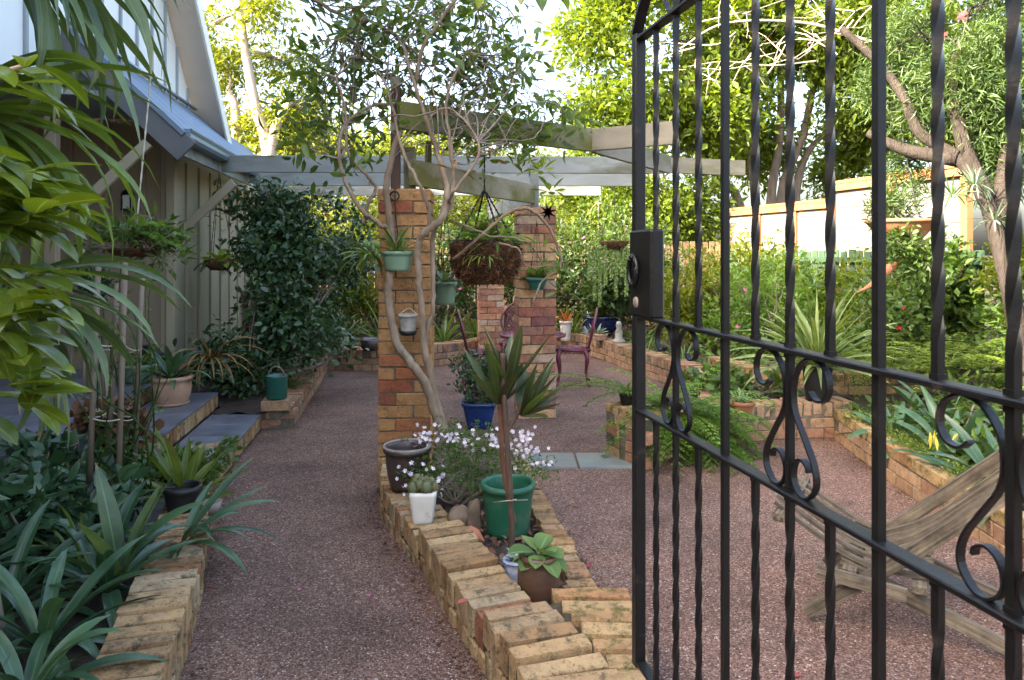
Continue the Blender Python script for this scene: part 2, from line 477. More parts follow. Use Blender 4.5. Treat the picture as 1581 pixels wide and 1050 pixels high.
M_BLUE_GLAZE = plain('blue_glaze', (0.014, 0.045, 0.17), (0.009, 0.028, 0.11), 0.2, 7, bump=0.05, spec=0.5, stain=(0.06, 0.07, 0.09), stain_at=0.62, sscale=9)
M_NAVY_GLAZE = plain('navy_glaze', (0.008, 0.014, 0.07), (0.005, 0.009, 0.045), 0.12, 6, bump=0.02, spec=0.7)
M_WHITE_POT = plain('white_ceramic', (0.66, 0.63, 0.56), (0.55, 0.52, 0.45), 0.55, 8, bump=0.08, stain=(0.30, 0.26, 0.19), stain_at=0.63, sscale=14)
M_PINK_POT = plain('pink_glaze', (0.42, 0.10, 0.12), (0.33, 0.075, 0.09), 0.35, 5, bump=0.04)
M_GREY_POT = plain('grey_pot', (0.36, 0.34, 0.30), (0.25, 0.235, 0.20), 0.7, 9, bump=0.12, stain=(0.10, 0.10, 0.07), stain_at=0.58, sscale=5)
M_BLACK_POT = plain('black_plastic', (0.014, 0.014, 0.015), (0.009, 0.009, 0.010), 0.45, 8, bump=0.05)
M_LTBLUE = plain('light_blue_paint', (0.10, 0.30, 0.40), (0.08, 0.24, 0.32), 0.5, 6, bump=0.05)
M_COIR = plain('coir', (0.20, 0.105, 0.058), (0.050, 0.027, 0.017), 0.95, 26, (1, 1, 0.35), bump=1.0, bdist=0.02, spec=0.1)
M_BARK = plain('bark', (0.19, 0.155, 0.125), (0.09, 0.07, 0.055), 0.9, 10, (1, 1, 0.25), bump=0.8, bdist=0.02, spec=0.15, rand=False)
M_BARK_DARK = plain('dark_bark', (0.075, 0.060, 0.050), (0.033, 0.026, 0.021), 0.9, 14, (1, 1, 0.2), bump=1.0, bdist=0.025, spec=0.15, rand=False)  # dark brown bark, deepened further so its colour replaces missing shade
M_VINE = plain('vine_bark', (0.28, 0.205, 0.14), (0.14, 0.10, 0.068), 0.85, 16, (1, 1, 0.4), bump=0.6, bdist=0.008, spec=0.2, rand=False, stain=(0.22, 0.21, 0.16), stain_at=0.6, sscale=8)
M_TWIG = plain('twig', (0.27, 0.22, 0.18), (0.16, 0.125, 0.10), 0.85, 12, bump=0.2, spec=0.2, rand=False)
M_PALE_BARK = plain('pale_bark', (0.52, 0.43, 0.36), (0.36, 0.27, 0.21), 0.8, 4, (1, 1, 0.4), bump=0.4, bdist=0.01, rand=False)
M_STAKE = plain('weathered_stake', (0.22, 0.175, 0.13), (0.14, 0.11, 0.08), 0.85, 12, (1, 1, 0.1), bump=0.3)
M_TWINE = plain('twine', (0.50, 0.46, 0.36), (0.36, 0.33, 0.25), 0.9, 30)
def grain_wood(name, c1, c2):
    m, nt, p = _new(name)
    a = nt.nodes.new('ShaderNodeAttribute'); a.attribute_name = 'grain'
    n = _noise(nt, a.outputs['Vector'], 1.0, 6, 0.65)
    r = _ramp(nt, [(0.30, tuple(x * .35 for x in c2)), (0.42, c2), (0.62, c1), (0.8, tuple(x * 1.35 for x in c1))])
    nt.links.new(n.outputs[0], r.inputs[0])
    n2 = _noise(nt, _vec(nt, 'Object', (1, 1, 1), True), 9, 6, .7)
    r2 = _ramp(nt, [(0.35, (0.5, 0.5, 0.48)), (0.65, (1.15, 1.12, 1.05))]); nt.links.new(n2.outputs[0], r2.inputs[0])
    nt.links.new(_mix(nt, 1.0, r.outputs[0], r2.outputs[0], 'MULTIPLY'), p.inputs['Base Color'])
    p.inputs['Roughness'].default_value = .85; p.inputs['Specular IOR Level'].default_value = .2
    _bump(nt, p, n.outputs[0], .6, .006)
    return m
M_DECKWOOD = grain_wood('grey_wood', (0.185, 0.155, 0.12), (0.09, 0.074, 0.056))
M_MAROON = plain('maroon_iron', (0.135, 0.020, 0.040), (0.095, 0.014, 0.028), 0.35, 9, bump=0.1, spec=0.55, stain=(0.35, 0.28, 0.28), stain_at=0.70, sscale=14)
M_FENCE = plain('brown_paling', (0.23, 0.15, 0.085), (0.14, 0.09, 0.05), 0.85, 6, (1, 1, 0.15), bump=0.3, spec=0.15)
M_FENCE_GREEN = plain('green_paling', (0.055, 0.10, 0.055), (0.035, 0.068, 0.038), 0.75, 6, (1, 1, 0.15), bump=0.25, spec=0.2)
M_FENCE_GREY = plain('grey_paling', (0.20, 0.195, 0.19), (0.14, 0.135, 0.13), 0.85, 5, (1, 0.3, 1), bump=0.3, spec=0.15)
M_ORANGE_WOOD = plain('orange_wood', (0.36, 0.165, 0.07), (0.26, 0.11, 0.042), 0.75, 6, (1, 1, 0.3), bump=0.2, spec=0.2)
M_PANEL = plain('pale_panel', (0.24, 0.205, 0.175), (0.15, 0.125, 0.105), 0.75, 6, (1, 0.2, 1), bump=0.25, spec=0.2, stain=(0.28, 0.24, 0.2), stain_at=0.62, sscale=3)
M_WEATHERB = plain('weatherboard', (0.62, 0.64, 0.66), (0.54, 0.56, 0.58), 0.6, 3, bump=0.08, spec=0.3)
M_ROCK = plain('rock', (0.22, 0.16, 0.11), (0.10, 0.075, 0.05), 0.9, 9, bump=0.6, bdist=0.01, spec=0.15)
M_GLASS_LAMP = plain('lamp_glass', (0.55, 0.55, 0.50), (0.45, 0.45, 0.42), 0.15, 4, bump=0.0, spec=0.6)
M_CHINA = plain('blue_white_china', (0.66, 0.68, 0.72), (0.05, 0.11, 0.36), 0.15, 16, bump=0.02, spec=0.6)
M_MORTAR_DIRT = plain('dirty_mortar', (0.085, 0.07, 0.048), (0.04, 0.034, 0.022), 0.95, 24, bump=0.7, bdist=0.006, spec=0.1, stain=(0.05, 0.065, 0.02), stain_at=0.58, sscale=8)
M_GROUND = plain('garden_earth', (0.085, 0.062, 0.036), (0.035, 0.032, 0.016), 0.95, 3, bump=0.5, bdist=0.03, spec=0.1, rand=False)

L_STRAP_BLUE = leaf_mat('leaf_blue_green', (0.048, 0.090, 0.042), (0.125, 0.190, 0.088), 0.33, 0.28)
L_STRAP = leaf_mat('leaf_strap', (0.052, 0.10, 0.022), (0.14, 0.215, 0.046), 0.34, 0.38)
L_CLIVIA = leaf_mat('leaf_clivia', (0.022, 0.062, 0.034), (0.068, 0.138, 0.068), 0.28, 0.2)
L_GLOSSY = leaf_mat('leaf_glossy', (0.060, 0.105, 0.012), (0.15, 0.215, 0.026), 0.25, 0.38, 0.5)
L_CAMELLIA = leaf_mat('leaf_camellia', (0.020, 0.056, 0.024), (0.060, 0.122, 0.046), 0.28, 0.16, 0.5, edge=(0.10, 0.17, 0.05))
L_VINE = leaf_mat('leaf_vine', (0.060, 0.115, 0.026), (0.14, 0.215, 0.050), 0.42, 0.45)
L_LIME = leaf_mat('leaf_lime', (0.13, 0.21, 0.03), (0.26, 0.36, 0.055), 0.45, 0.4)
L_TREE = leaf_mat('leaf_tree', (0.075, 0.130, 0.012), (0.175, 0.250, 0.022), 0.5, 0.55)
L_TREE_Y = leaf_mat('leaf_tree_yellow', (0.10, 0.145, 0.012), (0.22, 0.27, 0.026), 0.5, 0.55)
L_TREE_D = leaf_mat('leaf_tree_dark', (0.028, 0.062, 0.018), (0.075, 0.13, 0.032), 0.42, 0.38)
L_BOTTLE = leaf_mat('leaf_bottlebrush', (0.060, 0.115, 0.035), (0.14, 0.225, 0.075), 0.40, 0.4)
L_SHRUB = leaf_mat('leaf_shrub', (0.042, 0.092, 0.018), (0.11, 0.19, 0.036), 0.42, 0.4)
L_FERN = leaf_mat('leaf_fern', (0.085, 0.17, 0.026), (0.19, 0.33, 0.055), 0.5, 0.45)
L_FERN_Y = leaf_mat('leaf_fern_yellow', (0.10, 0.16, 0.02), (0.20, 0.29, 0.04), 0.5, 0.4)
L_SPIDER = leaf_mat('leaf_variegated', (0.085, 0.15, 0.045), (0.26, 0.33, 0.125), 0.4, 0.35)
L_GRASS = leaf_mat('leaf_mondo', (0.06, 0.13, 0.03), (0.14, 0.25, 0.055), 0.4, 0.35)
L_BROM = leaf_mat('leaf_bromeliad', (0.075, 0.125, 0.025), (0.16, 0.21, 0.050), 0.35, 0.3, edge=(0.15, 0.05, 0.045))
L_CORDY = leaf_mat('leaf_cordyline', (0.036, 0.022, 0.020), (0.075, 0.115, 0.032), 0.33, 0.25, edge=(0.13, 0.19, 0.05))
L_ORANGE = leaf_mat('leaf_orange', (0.30, 0.06, 0.02), (0.55, 0.20, 0.03), 0.45, 0.4, tr_tint=(1.3, 1.1, 0.8))
L_DRY = leaf_mat('leaf_dry', (0.16, 0.085, 0.025), (0.34, 0.19, 0.055), 0.7, 0.2, tr_tint=(1.1, 1.0, 0.8))
L_LITTER = leaf_mat('leaf_litter', (0.07, 0.035, 0.022), (0.22, 0.11, 0.062), 0.8, 0.1, tr_tint=(1.1, 1, .8))
L_RED = leaf_mat('leaf_red_fallen', (0.30, 0.022, 0.030), (0.46, 0.12, 0.10), 0.5, 0.2, tr_tint=(1.2, 1, 1))
L_CACTUS = plain('cactus_skin', (0.13, 0.16, 0.07), (0.085, 0.095, 0.05), 0.7, 30, bump=0.5, bdist=0.003)
L_FUZZY = leaf_mat('leaf_fuzzy', (0.085, 0.15, 0.050), (0.16, 0.25, 0.085), 0.75, 0.25, 0.2)
L_TAIL = leaf_mat('leaf_tail', (0.19, 0.29, 0.10), (0.34, 0.46, 0.19), 0.55, 0.25)
L_GREYSUC = leaf_mat('leaf_succulent', (0.09, 0.15, 0.10), (0.20, 0.28, 0.19), 0.6, 0.15)
P_WHITE = leaf_mat('petal_lilac_white', (0.60, 0.50, 0.66), (0.84, 0.78, 0.84), 0.6, 0.3, tr_tint=(1, 1, 1))
P_PINK = leaf_mat('petal_pink', (0.55, 0.06, 0.26), (0.75, 0.18, 0.42), 0.6, 0.3, tr_tint=(1, 1, 1))
P_RED = leaf_mat('petal_red', (0.50, 0.02, 0.03), (0.68, 0.06, 0.06), 0.6, 0.3, tr_tint=(1, 1, 1))
P_YELLOW = leaf_mat('petal_yellow', (0.55, 0.42, 0.03), (0.72, 0.60, 0.08), 0.6, 0.3, tr_tint=(1, 1, 1))
# ------------------------------------------------------------------ foliage helpers
LEAF = {
    'diamond': (np.array([(0, 0, 0), (.42, -.5, .07), (1, 0, -.06), (.42, .5, .07)]), [np.array([(0, 1, 2), (0, 2, 3)])]),
    'oval': (np.array([(0, 0, 0), (.28, -.42, .05), (.30, 0, 0.0), (.28, .42, .05), (.66, -.40, .03), (.68, 0, -.03), (.66, .40, .03), (1, 0, -.13)]),
             [np.array([(0, 1, 2), (0, 2, 3), (4, 7, 5), (5, 7, 6)]), np.array([(1, 4, 5, 2), (2, 5, 6, 3)])]),
}
def unit(a):
    return a / np.maximum(np.linalg.norm(a, axis=1, keepdims=True), 1e-9)
def leaf_cloud(C, D, N, L, Wd, shape='diamond', tint=None):
    T, FS = LEAF[shape]
    D = unit(D); Sd = unit(np.cross(D, N)); Nn = np.cross(Sd, D)
    n = len(C); k = len(T)
    L = np.broadcast_to(L, (n,)); Wd = np.broadcast_to(Wd, (n,))
    V = (C[:, None, :] + D[:, None, :] * (T[None, :, 0:1] * L[:, None, None]) + Sd[:, None, :] * (T[None, :, 1:2] * Wd[:, None, None]) + Nn[:, None, :] * (T[None, :, 2:3] * L[:, None, None]))
    off = (np.arange(n) * k)
    faces = [(f[None] + off[:, None, None]).reshape(-1, f.shape[1]) for f in FS]
    if tint is None: tint = rng.random(n)
    return V.reshape(-1, 3), faces, np.repeat(np.clip(tint, 0, 1), k)
def leaf_obj(name, parts, mat, parent=None, loc=None):
    o0 = Vector(loc) if loc is not None else (wloc(parent) if parent is not None else Vector((0, 0, 0)))
    V = []; Fs = []; Tn = []; off = 0
    for v, fs, t in parts:
        V.append(v); Tn.append(t); Fs += [f + off for f in fs]; off += len(v)
    me = mesh_np(name, np.concatenate(V) - np.array(o0)[None], Fs, mat, True, np.concatenate(Tn))
    return link(name, me, parent, o0)
def gapnoise(P, f, ph=0.0):
    x, y, z = (P * f).T
    return (np.sin(x * 1.7 + ph + 1.3 * np.sin(y * 1.1)) + np.sin(y * 1.9 + 2.1 * ph + 1.1 * np.sin(z * 1.3)) + np.sin(z * 2.1 + .7 * ph + 1.2 * np.sin(x * 0.9))) / 3.0
def sample_blobs(blobs, n, shell=0.45, gap=-0.25, gf=2.0, ph=0.0):
    vol = np.array([b[1][0] * b[1][1] * b[1][2] for b in blobs]) ** 0.75
    out = []; bi = []
    while sum(len(o) for o in out) < n:
        k = rng.choice(len(blobs), size=n, p=vol / vol.sum())
        d = unit(rng.normal(size=(n, 3)))
        r = rng.random(n) ** shell
        C = np.array([b[0] for b in blobs])[k]; Rr = np.array([b[1] for b in blobs])[k]
        P = C + d * Rr * r[:, None] * (1 + 0.16 * gapnoise(d * 3 + C, 1.7, ph)[:, None])
        ok = gapnoise(P, gf, ph) > gap
        out.append(P[ok]); bi.append(k[ok])
    return np.concatenate(out)[:n], np.concatenate(bi)[:n]
def clump_leaves(P, Cn, per, spread, L, Wd, shape, droop=0.3, out=0.8, up=0.5, tvar=0.35):
    """leaf tufts at points P growing away from centres Cn"""
    n = len(P) * per
    base = np.repeat(P, per, axis=0) + rng.normal(size=(n, 3)) * spread
    od = unit(np.repeat(P - Cn, per, axis=0))
    D = od * out + rng.normal(size=(n, 3)) * 0.75 + np.array([0, 0, -droop])
    N = rng.normal(size=(n, 3)) * 0.6 + np.array([0, 0, up]) + od * 0.25
    ct = np.repeat(rng.random(len(P)), per)
    t = (1 - tvar) * rng.random(n) + tvar * ct
    ll = L * (0.5 + 0.85 * rng.random(n))
    return leaf_cloud(base, D, N, ll, ll * (Wd / L) * (0.8 + 0.4 * rng.random(n)), shape, t)
def wiggle(a, b, n, amp, sag=0.0):
    a, b = Vector(a), Vector(b); d = (b - a); L = d.length
    P = []
    for i in range(n + 1):
        t = i / n
        w = math.sin(math.pi * t)
        P.append(a.lerp(b, t) + Vector(rng.normal(size=3)) * amp * L * w + Vector((0, 0, sag * L * w)))
    return P
def tree(name, label, base, trunks, blobs, nclump, per, L, Wd, leafm, bark, group=None, shape='diamond', spread=0.25, gap=-0.2, gf=1.0, limb=6, r0=0.12, droop=0.3, cat='tree', shell=0.45, out=0.8, limb_r=0.35):
    t = thing(name, label, cat, base, group)
    mb = MB()
    tops = []
    for tr in trunks:
        pts = catmull(tr, 5)
        mb.tube(pts, np.linspace(r0, r0 * 0.45, len(pts)), 9)
        tops += [p for p in pts[len(pts) // 2:]]
    ph = rng.random() * 6
    P, bi = sample_blobs(blobs, nclump, shell, gap, gf, ph)
    for k, b in enumerate(blobs):
        c = Vector(b[0]); a = min(tops, key=lambda q: (q - c).length)
        lr = r0 * limb_r
        mb.tube(catmull(wiggle(a, c, 3, 0.05), 3), [lr, lr * .5], 6)
        idx = np.nonzero(bi == k)[0]
        if len(idx):
            for j in rng.choice(idx, size=min(limb, len(idx)), replace=False):
                q = Vector(P[j]); st = a.lerp(c, 0.4 + 0.6 * rng.random())
                mb.tube(catmull(wiggle(st, q, 3, 0.07), 2), [lr * .42, lr * .10], 5, cap=False)
    mb.build('trunk', bark, t)
    Cn = np.array([b[0] for b in blobs])[bi]
    h_ = len(P) * 3 // 5
    leaf_obj('crown', [clump_leaves(P[:h_], Cn[:h_], per, spread, L, Wd, shape, droop, out), clump_leaves(P[h_:], Cn[h_:], int(per * 1.7), spread * .8, L * .62, Wd * .62, shape, droop, out)], leafm, t)
    return t
def bush(name, label, base, blobs, n, L, Wd, leafm, stems=5, group=None, shape='diamond', gap=-0.3, gf=4.0, per=4, spread=0.03, cat='shrub', bark=None, r0=0.012, droop=0.2, flowers=None, shell=0.5, out=0.8):
    t = thing(name, label, cat, base, group)
    P, bi = sample_blobs(blobs, n, shell, gap, gf, rng.random() * 6)
    mb = MB()
    for k in range(stems):
        j = int(rng.integers(len(P)))
        st = Vector(base) + Vector((rng.normal() * 0.03, rng.normal() * 0.03, 0))
        mid = Vector(P[j])
        pts = catmull(wiggle(st, mid, 3, 0.08), 3)
        mb.tube(pts, [r0, r0 * .35], 6)
        for q in range(4):
            jj = int(np.argmin(np.linalg.norm(P - (P[j] + rng.normal(size=3) * 0.25), axis=1)))
            mb.tube(wiggle(pts[len(pts) // 2 + int(rng.integers(len(pts) // 2))], P[jj], 2, 0.06), [r0 * .35, r0 * .12], 5, cap=False)
    mb.build('stem', bark or M_TWIG, t)
    Cn = np.array([b[0] for b in blobs])[bi] - np.array([0, 0, 0.1])
    leaf_obj('foliage', [clump_leaves(P, Cn, per, spread, L, Wd, shape, droop, out)], leafm, t)
    if flowers:
        nf, fs, fm = flowers
        d = P[rng.choice(len(P), nf)] ; cc = np.array(blobs[0][0])
        dd = unit(d - Cn[rng.choice(len(Cn), nf)] + np.array([0, -0.3, 0.2]))
        flower_heads(d + dd * 0.02, fs, fm, t)
    return t
def flower_heads(P, size, mat, parent, each=True, name='flower'):
    """five-petal blossoms; petals around each point"""
    parts = []
    for p in P:
        ax = unit(rng.normal(size=(1, 3)) * 0.5 + np.array([[0, -0.7, 0.6]]))[0]
        a = np.cross(ax, (0.3, 0.8, 0.2)); a /= np.linalg.norm(a); b = np.cross(ax, a)
        an = np.arange(5) * 2 * math.pi / 5 + rng.random()
        D = np.cos(an)[:, None] * a + np.sin(an)[:, None] * b + ax * 0.35
        parts.append(leaf_cloud(np.repeat(np.array(p)[None], 5, 0), D, np.repeat(ax[None], 5, 0), size * (0.8 + .4 * rng.random()), size * 0.95, 'oval', rng.random(5)))
    if each:
        return [leaf_obj(name, [q], mat, parent) for q in parts]
    return leaf_obj(name, parts, mat, parent)

def strap_mesh(L, Wd, el0, bend, az, twist=0.0, fold=0.22, seg=8, prof='strap', power=1.4, wav=0.0, tint=None):
    """arching blade from the origin; returns verts, faces, tint"""
    V = []; Fq = []
    ca, sa = math.cos(az), math.sin(az)
    x = z = 0.0; py_ = 0.0
    for i in range(seg + 1):
        t = i / seg
        el = el0 - bend * (t ** power)
        if i > 0:
            x += math.cos(el) * L / seg; z += math.sin(el) * L / seg
        lat = wav * math.sin(t * 3.0) * L
        if prof == 'strap': w = Wd * min(1.0, 0.55 + 1.6 * t) * (1 - max(0, (t - 0.55) / 0.45) ** 1.7)
        elif prof == 'lance': w = Wd * (math.sin(math.pi * min(1, t * 0.93 + 0.07)) ** 0.8)
        elif prof == 'oval': w = Wd * (math.sin(math.pi * max(0, (t - 0.12) / 0.88)) ** 0.7 if t > 0.12 else 0.06)
        else: w = Wd * (1 - t) ** 0.8
        w = max(w, Wd * 0.02)
        tw = twist * t
        for sgn in (-1, 0, 1):
            sx = math.cos(tw) * sgn * w / 2
            up_ = math.sin(tw) * sgn * w / 2 + (0 if sgn else -fold * w)
            nx, nz = -math.sin(el), math.cos(el)
            rx = x + nx * up_; rz = z + nz * up_; ry = lat + sx
            V.append((rx * ca - ry * sa, rx * sa + ry * ca, rz))
    for i in range(seg):
        for j in (0, 1):
            a = i * 3 + j
            Fq.append((a, a + 1, a + 4, a + 3))
    n = len(V)
    b = tint if tint is not None else rng.random() * 0.8
    T = np.clip(np.full(n, b) + np.linspace(-0.05, 0.18, n), 0, 1)
    return np.array(V), np.array(Fq), T
def leaf_uv(n):
    k = n // 3
    return np.repeat(np.linspace(0, 1, k), 3), np.tile([0.0, 1.0, 2.0], k)
def strap(parent, base, L, Wd, el0, bend, az, mat, name='leaf', **k):
    V, Fq, T = strap_mesh(L, Wd, el0, bend, az, **k)
    me = mesh_np(name, V, [Fq], mat, True, T, leaf_uv(len(V)))
    return link(name, me, parent, Vector(base))
def rosette(name, label, base, n, L, Wd, el=(0.3, 1.4), bend=(0.6, 1.4), mat=None, group=None, prof='strap', az=(0, 6.2832), cat='plant', spread=0.02, parent=None, twist=0.3, tip=None, **k):
    t = parent or thing(name, label, cat, base, group)
    for i in range(n):
        f = (i + 0.5) / n
        a = az[0] + (az[1] - az[0]) * ((i * 0.618034) % 1.0) + rng.normal() * 0.12
        e = el[0] + (el[1] - el[0]) * f
        l = L * (0.75 + 0.4 * rng.random()) * (0.8 + 0.2 * f if n > 6 else 1)
        b = Vector(base) + Vector((math.cos(a), math.sin(a), 0)) * spread * (1.2 - f)
        strap(t, b, l, Wd * (0.8 + 0.35 * rng.random()), e, bend[0] + (bend[1] - bend[0]) * rng.random(), a, mat, twist=rng.normal() * twist, prof=prof, **k)
    return t
def frond_parts(base, L, el0, bend, az, pin, width, npin=22, droop=0.25):
    """fern frond: returns leaf parts and rachis points"""
    ca, sa = math.cos(az), math.sin(az)
    x = z = 0.0; pts = []; C = []; D = []; N = []; LL = []
    for i in range(npin + 1):
        t = i / npin; el = el0 - bend * t ** 1.2
        if i: x += math.cos(el) * L / npin; z += math.sin(el) * L / npin
        p = np.array([base[0] + x * ca, base[1] + x * sa, base[2] + z]); pts.append(p)
        if t > 0.12:
            l = width * math.sin(math.pi * (0.12 + 0.88 * t) * 0.93) ** 0.7
            fw = np.array([math.cos(el) * ca, math.cos(el) * sa, math.sin(el)])
            for sg in (-1, 1):
                sd = np.array([-sa, ca, 0]) * sg
                C.append(p); D.append(sd + fw * 0.45 + np.array([0, 0, -droop])); N.append(np.array([0, 0, 1.0])); LL.append(l)
    C = np.array(C); D = np.array(D); N = np.array(N) + rng.normal(size=C.shape) * 0.15
    return leaf_cloud(C, D, N, np.array(LL), np.full(len(C), pin), 'diamond', np.clip(rng.random() * 0.6 + rng.random(len(C)) * 0.4, 0, 1)), pts
def bipinnate(base, L, el0, bend, az, width, npin=14, leaflet=0.02):
    ca, sa = math.cos(az), math.sin(az)
    x = z = 0.0; pts = []; C = []; D = []; N = []; LL = []
    for i in range(npin + 1):
        t = i / npin; el = el0 - bend * t ** 1.2
        if i: x += math.cos(el) * L / npin; z += math.sin(el) * L / npin
        p = np.array([base[0] + x * ca, base[1] + x * sa, base[2] + z]); pts.append(p)
        if t > 0.15:
            l = width * (1 - ((t - 0.15) / 0.85)) ** 0.8 + 0.01
            fw = np.array([math.cos(el) * ca, math.cos(el) * sa, math.sin(el)])
            for sg in (-1, 1):
                d = np.array([-sa, ca, 0]) * sg + fw * 0.55 + np.array([0, 0, -0.15]); d /= np.linalg.norm(d)
                m = max(3, int(l / (leaflet * 0.55)))
                for q in range(m):
                    u = (q + 0.6) / m
                    pp = p + d * l * u + np.array([0, 0, -0.15 * l * u * u])
                    side = np.cross(d, (0, 0, 1.0))
                    for s2 in (-1, 1):
                        C.append(pp); D.append(side * s2 + d * 0.8); N.append((0, 0, 1.0)); LL.append(leaflet * (1.15 - 0.7 * u))
    C = np.array(C); D = np.array(D); N = np.array(N) + rng.normal(size=C.shape) * 0.2; LL = np.array(LL)
    return leaf_cloud(C, D, N, LL, LL * 0.5, 'diamond', np.clip(rng.random() * 0.5 + rng.random(len(C)) * 0.5, 0, 1)), pts
def fern(name, label, base, n, L, width, pin, mat, el=(0.2, 1.2), bend=(0.8, 1.5), az=(0, 6.2832), lace=False, group=None, cat='fern', parent=None, leaflet=0.022):
    t = parent or thing(name, label, cat, base, group)
    for i in range(n):
        a = az[0] + (az[1] - az[0]) * ((i * 0.618034 + 0.2) % 1.0) + rng.normal() * 0.1
        e = el[0] + (el[1] - el[0]) * rng.random(); bd = bend[0] + (bend[1] - bend[0]) * rng.random()
        l = L * (0.7 + 0.45 * rng.random())
        b = np.array(base) + rng.normal(size=3) * np.array([0.03, 0.03, 0.0])
        lf, pts = bipinnate(b, l, e, bd, a, width, leaflet=leaflet) if lace else frond_parts(b, l, e, bd, a, pin, width)
        fr = leaf_obj('frond', [lf], mat, t)
        mb = MB(); mb.tube(pts[::2], [0.0025, 0.001], 4, cap=False); mb.build('stalk', mat, fr)
    return t

# ------------------------------------------------------------------ pots
def pot_profile(rb, rt, h, lip=0.012, lipd=0.03, wall=0.012, soil=0.04, belly=0.0):
    pr = [(0.001, 0.0), (rb, 0.0)]
    for i in range(1, 7):
        t = i / 7
        pr.append((rb + (rt - rb) * t + belly * math.sin(math.pi * t), (h - lipd) * t))
    pr += [(rt, h - lipd), (rt + lip, h - lipd + 0.003), (rt + lip + 0.003, h - lipd * .5), (rt + lip, h), (rt - wall + lip * .5, h + 0.002), (rt - wall, h - 0.012), (rt - wall - 0.004, h - soil)]
    return pr
def pot(name, label, base, rb, rt, h, mat, group=None, cat='pot', soil=0.04, belly=0.0, lip=0.012, lipd=0.03, rim=None, sq=None, n=32, soilmat=None):
    t = thing(name, label, cat, base, group)
    mb = MB(); mb.lathe(base, pot_profile(rb, rt, h, lip, lipd, soil=soil, belly=belly), n, sq=sq); mb.build('body', mat, t)
    if rim:
        m2 = MB()
        m2.tube([Vector(base) + Vector((math.cos(2 * math.pi * k / 32) * (rt + lip * .6), math.sin(2 * math.pi * k / 32) * (rt + lip * .6), h)) for k in range(33)], 0.009, 6, cap=False); m2.build('rim', rim, t)
    m3 = MB()
    m3.lathe(base, [(rt - 0.012, h - soil + .004), (rt * .6, h - soil + 0.006), (rt * 0.3, h - soil + .012), (0.001, h - soil + 0.01)], n, sq=sq)
    m3.build('soil', soilmat or M_SOIL, t)
    return t
# ------------------------------------------------------------------ ground, path, beds
def grid_sheet(name, x0, x1, y0, y1, nx, ny, zf, mat, parent=None):
    xs = np.linspace(x0, x1, nx + 1); ys = np.linspace(y0, y1, ny + 1)
    X, Y = np.meshgrid(xs, ys)
    Z = np.array([[zf(x, y) for x in xs] for y in ys])
    V = np.stack([X.ravel(), Y.ravel(), Z.ravel()], 1)
    a = (np.arange(ny)[:, None] * (nx + 1) + np.arange(nx)[None]).ravel()
    me = mesh_np(name, V, [np.stack([a, a + 1, a + nx + 2, a + nx + 1], 1)], mat, True)
    return link(name, me, parent)
g = grid_sheet('ground', -300, 300, -300, 300, 8, 8, lambda x, y: -0.06, M_GROUND); tag(g, kind='structure')
g = grid_sheet('path', -3.6, 3.4, -2.0, 12.2, 24, 60, lambda x, y: gy(y), M_PATH); tag(g, kind='structure')
def soil_poly(name, pts, z, parent=None, amp=0.02, cell=0.09):
    """uneven soil filling a plan polygon"""
    xs = [p[0] for p in pts]; ys = [p[1] for p in pts]
    def inside(x, y):
        c = False; j = len(pts) - 1
        for i in range(len(pts)):
            if (pts[i][1] > y) != (pts[j][1] > y) and x < (pts[j][0] - pts[i][0]) * (y - pts[i][1]) / (pts[j][1] - pts[i][1] + 1e-12) + pts[i][0]: c = not c
            j = i
        return c
    nx = max(2, int((max(xs) - min(xs)) / cell)); ny = max(2, int((max(ys) - min(ys)) / cell))
    gx = np.linspace(min(xs), max(xs), nx + 1); gyy = np.linspace(min(ys), max(ys), ny + 1)
    V = [(x, y, (z(x, y) if callable(z) else z) + amp * (rng.random() - .5) * 2) for y in gyy for x in gx]
    q = []
    for j in range(ny):
        for i in range(nx):
            if inside((gx[i] + gx[i + 1]) / 2, (gyy[j] + gyy[j + 1]) / 2):
                a = j * (nx + 1) + i; q.append((a, a + 1, a + nx + 2, a + nx + 1))
    me = mesh_np(name, np.array(V) - np.array(wloc(parent) if parent is not None else (0, 0, 0))[None], [np.array(q)], M_SOIL, True)
    return link(name, me, parent)
LB = [(-1.30, 1.0), (-1.30, 2.0), (-1.36, 2.5), (-1.55, 3.1), (-1.75, 3.6), (-2.06, 4.5), (-2.30, 5.3), (-6.0, 4.6), (-6.0, 1.0)]
tag(soil_poly('garden_bed', LB, lambda x, y: 0.13 + 0.04 * max(0, 3.5 - y)), kind='structure')
tag(soil_poly('rear_garden_bed', [(-4.2, 10.1), (-1.5, 9.75), (-0.4, 10.4), (0.6, 11.2), (1.3, 11.05), (1.7, 9.7), (2.2, 8.0), (2.65, 7.2), (3.2, 6.85), (9, 6.5), (9, 16), (-4.2, 16)], 0.20, cell=0.2), kind='structure')
tag(soil_poly('right_garden_bed', [(2.75, 1.0), (2.72, 4.4), (2.86, 5.9), (3.2, 6.95), (9, 6.95), (9, 1.0)], 0.17, cell=0.15), kind='structure')
tag(soil_poly('middle_garden_bed', [(1.40, 5.62), (1.9, 5.95), (2.8, 6.1), (3.2, 7.1), (2.5, 7.5), (2.2, 8.1), (2.05, 7.75), (1.98, 7.0), (1.75, 6.25)], 0.24, cell=0.12), kind='structure')

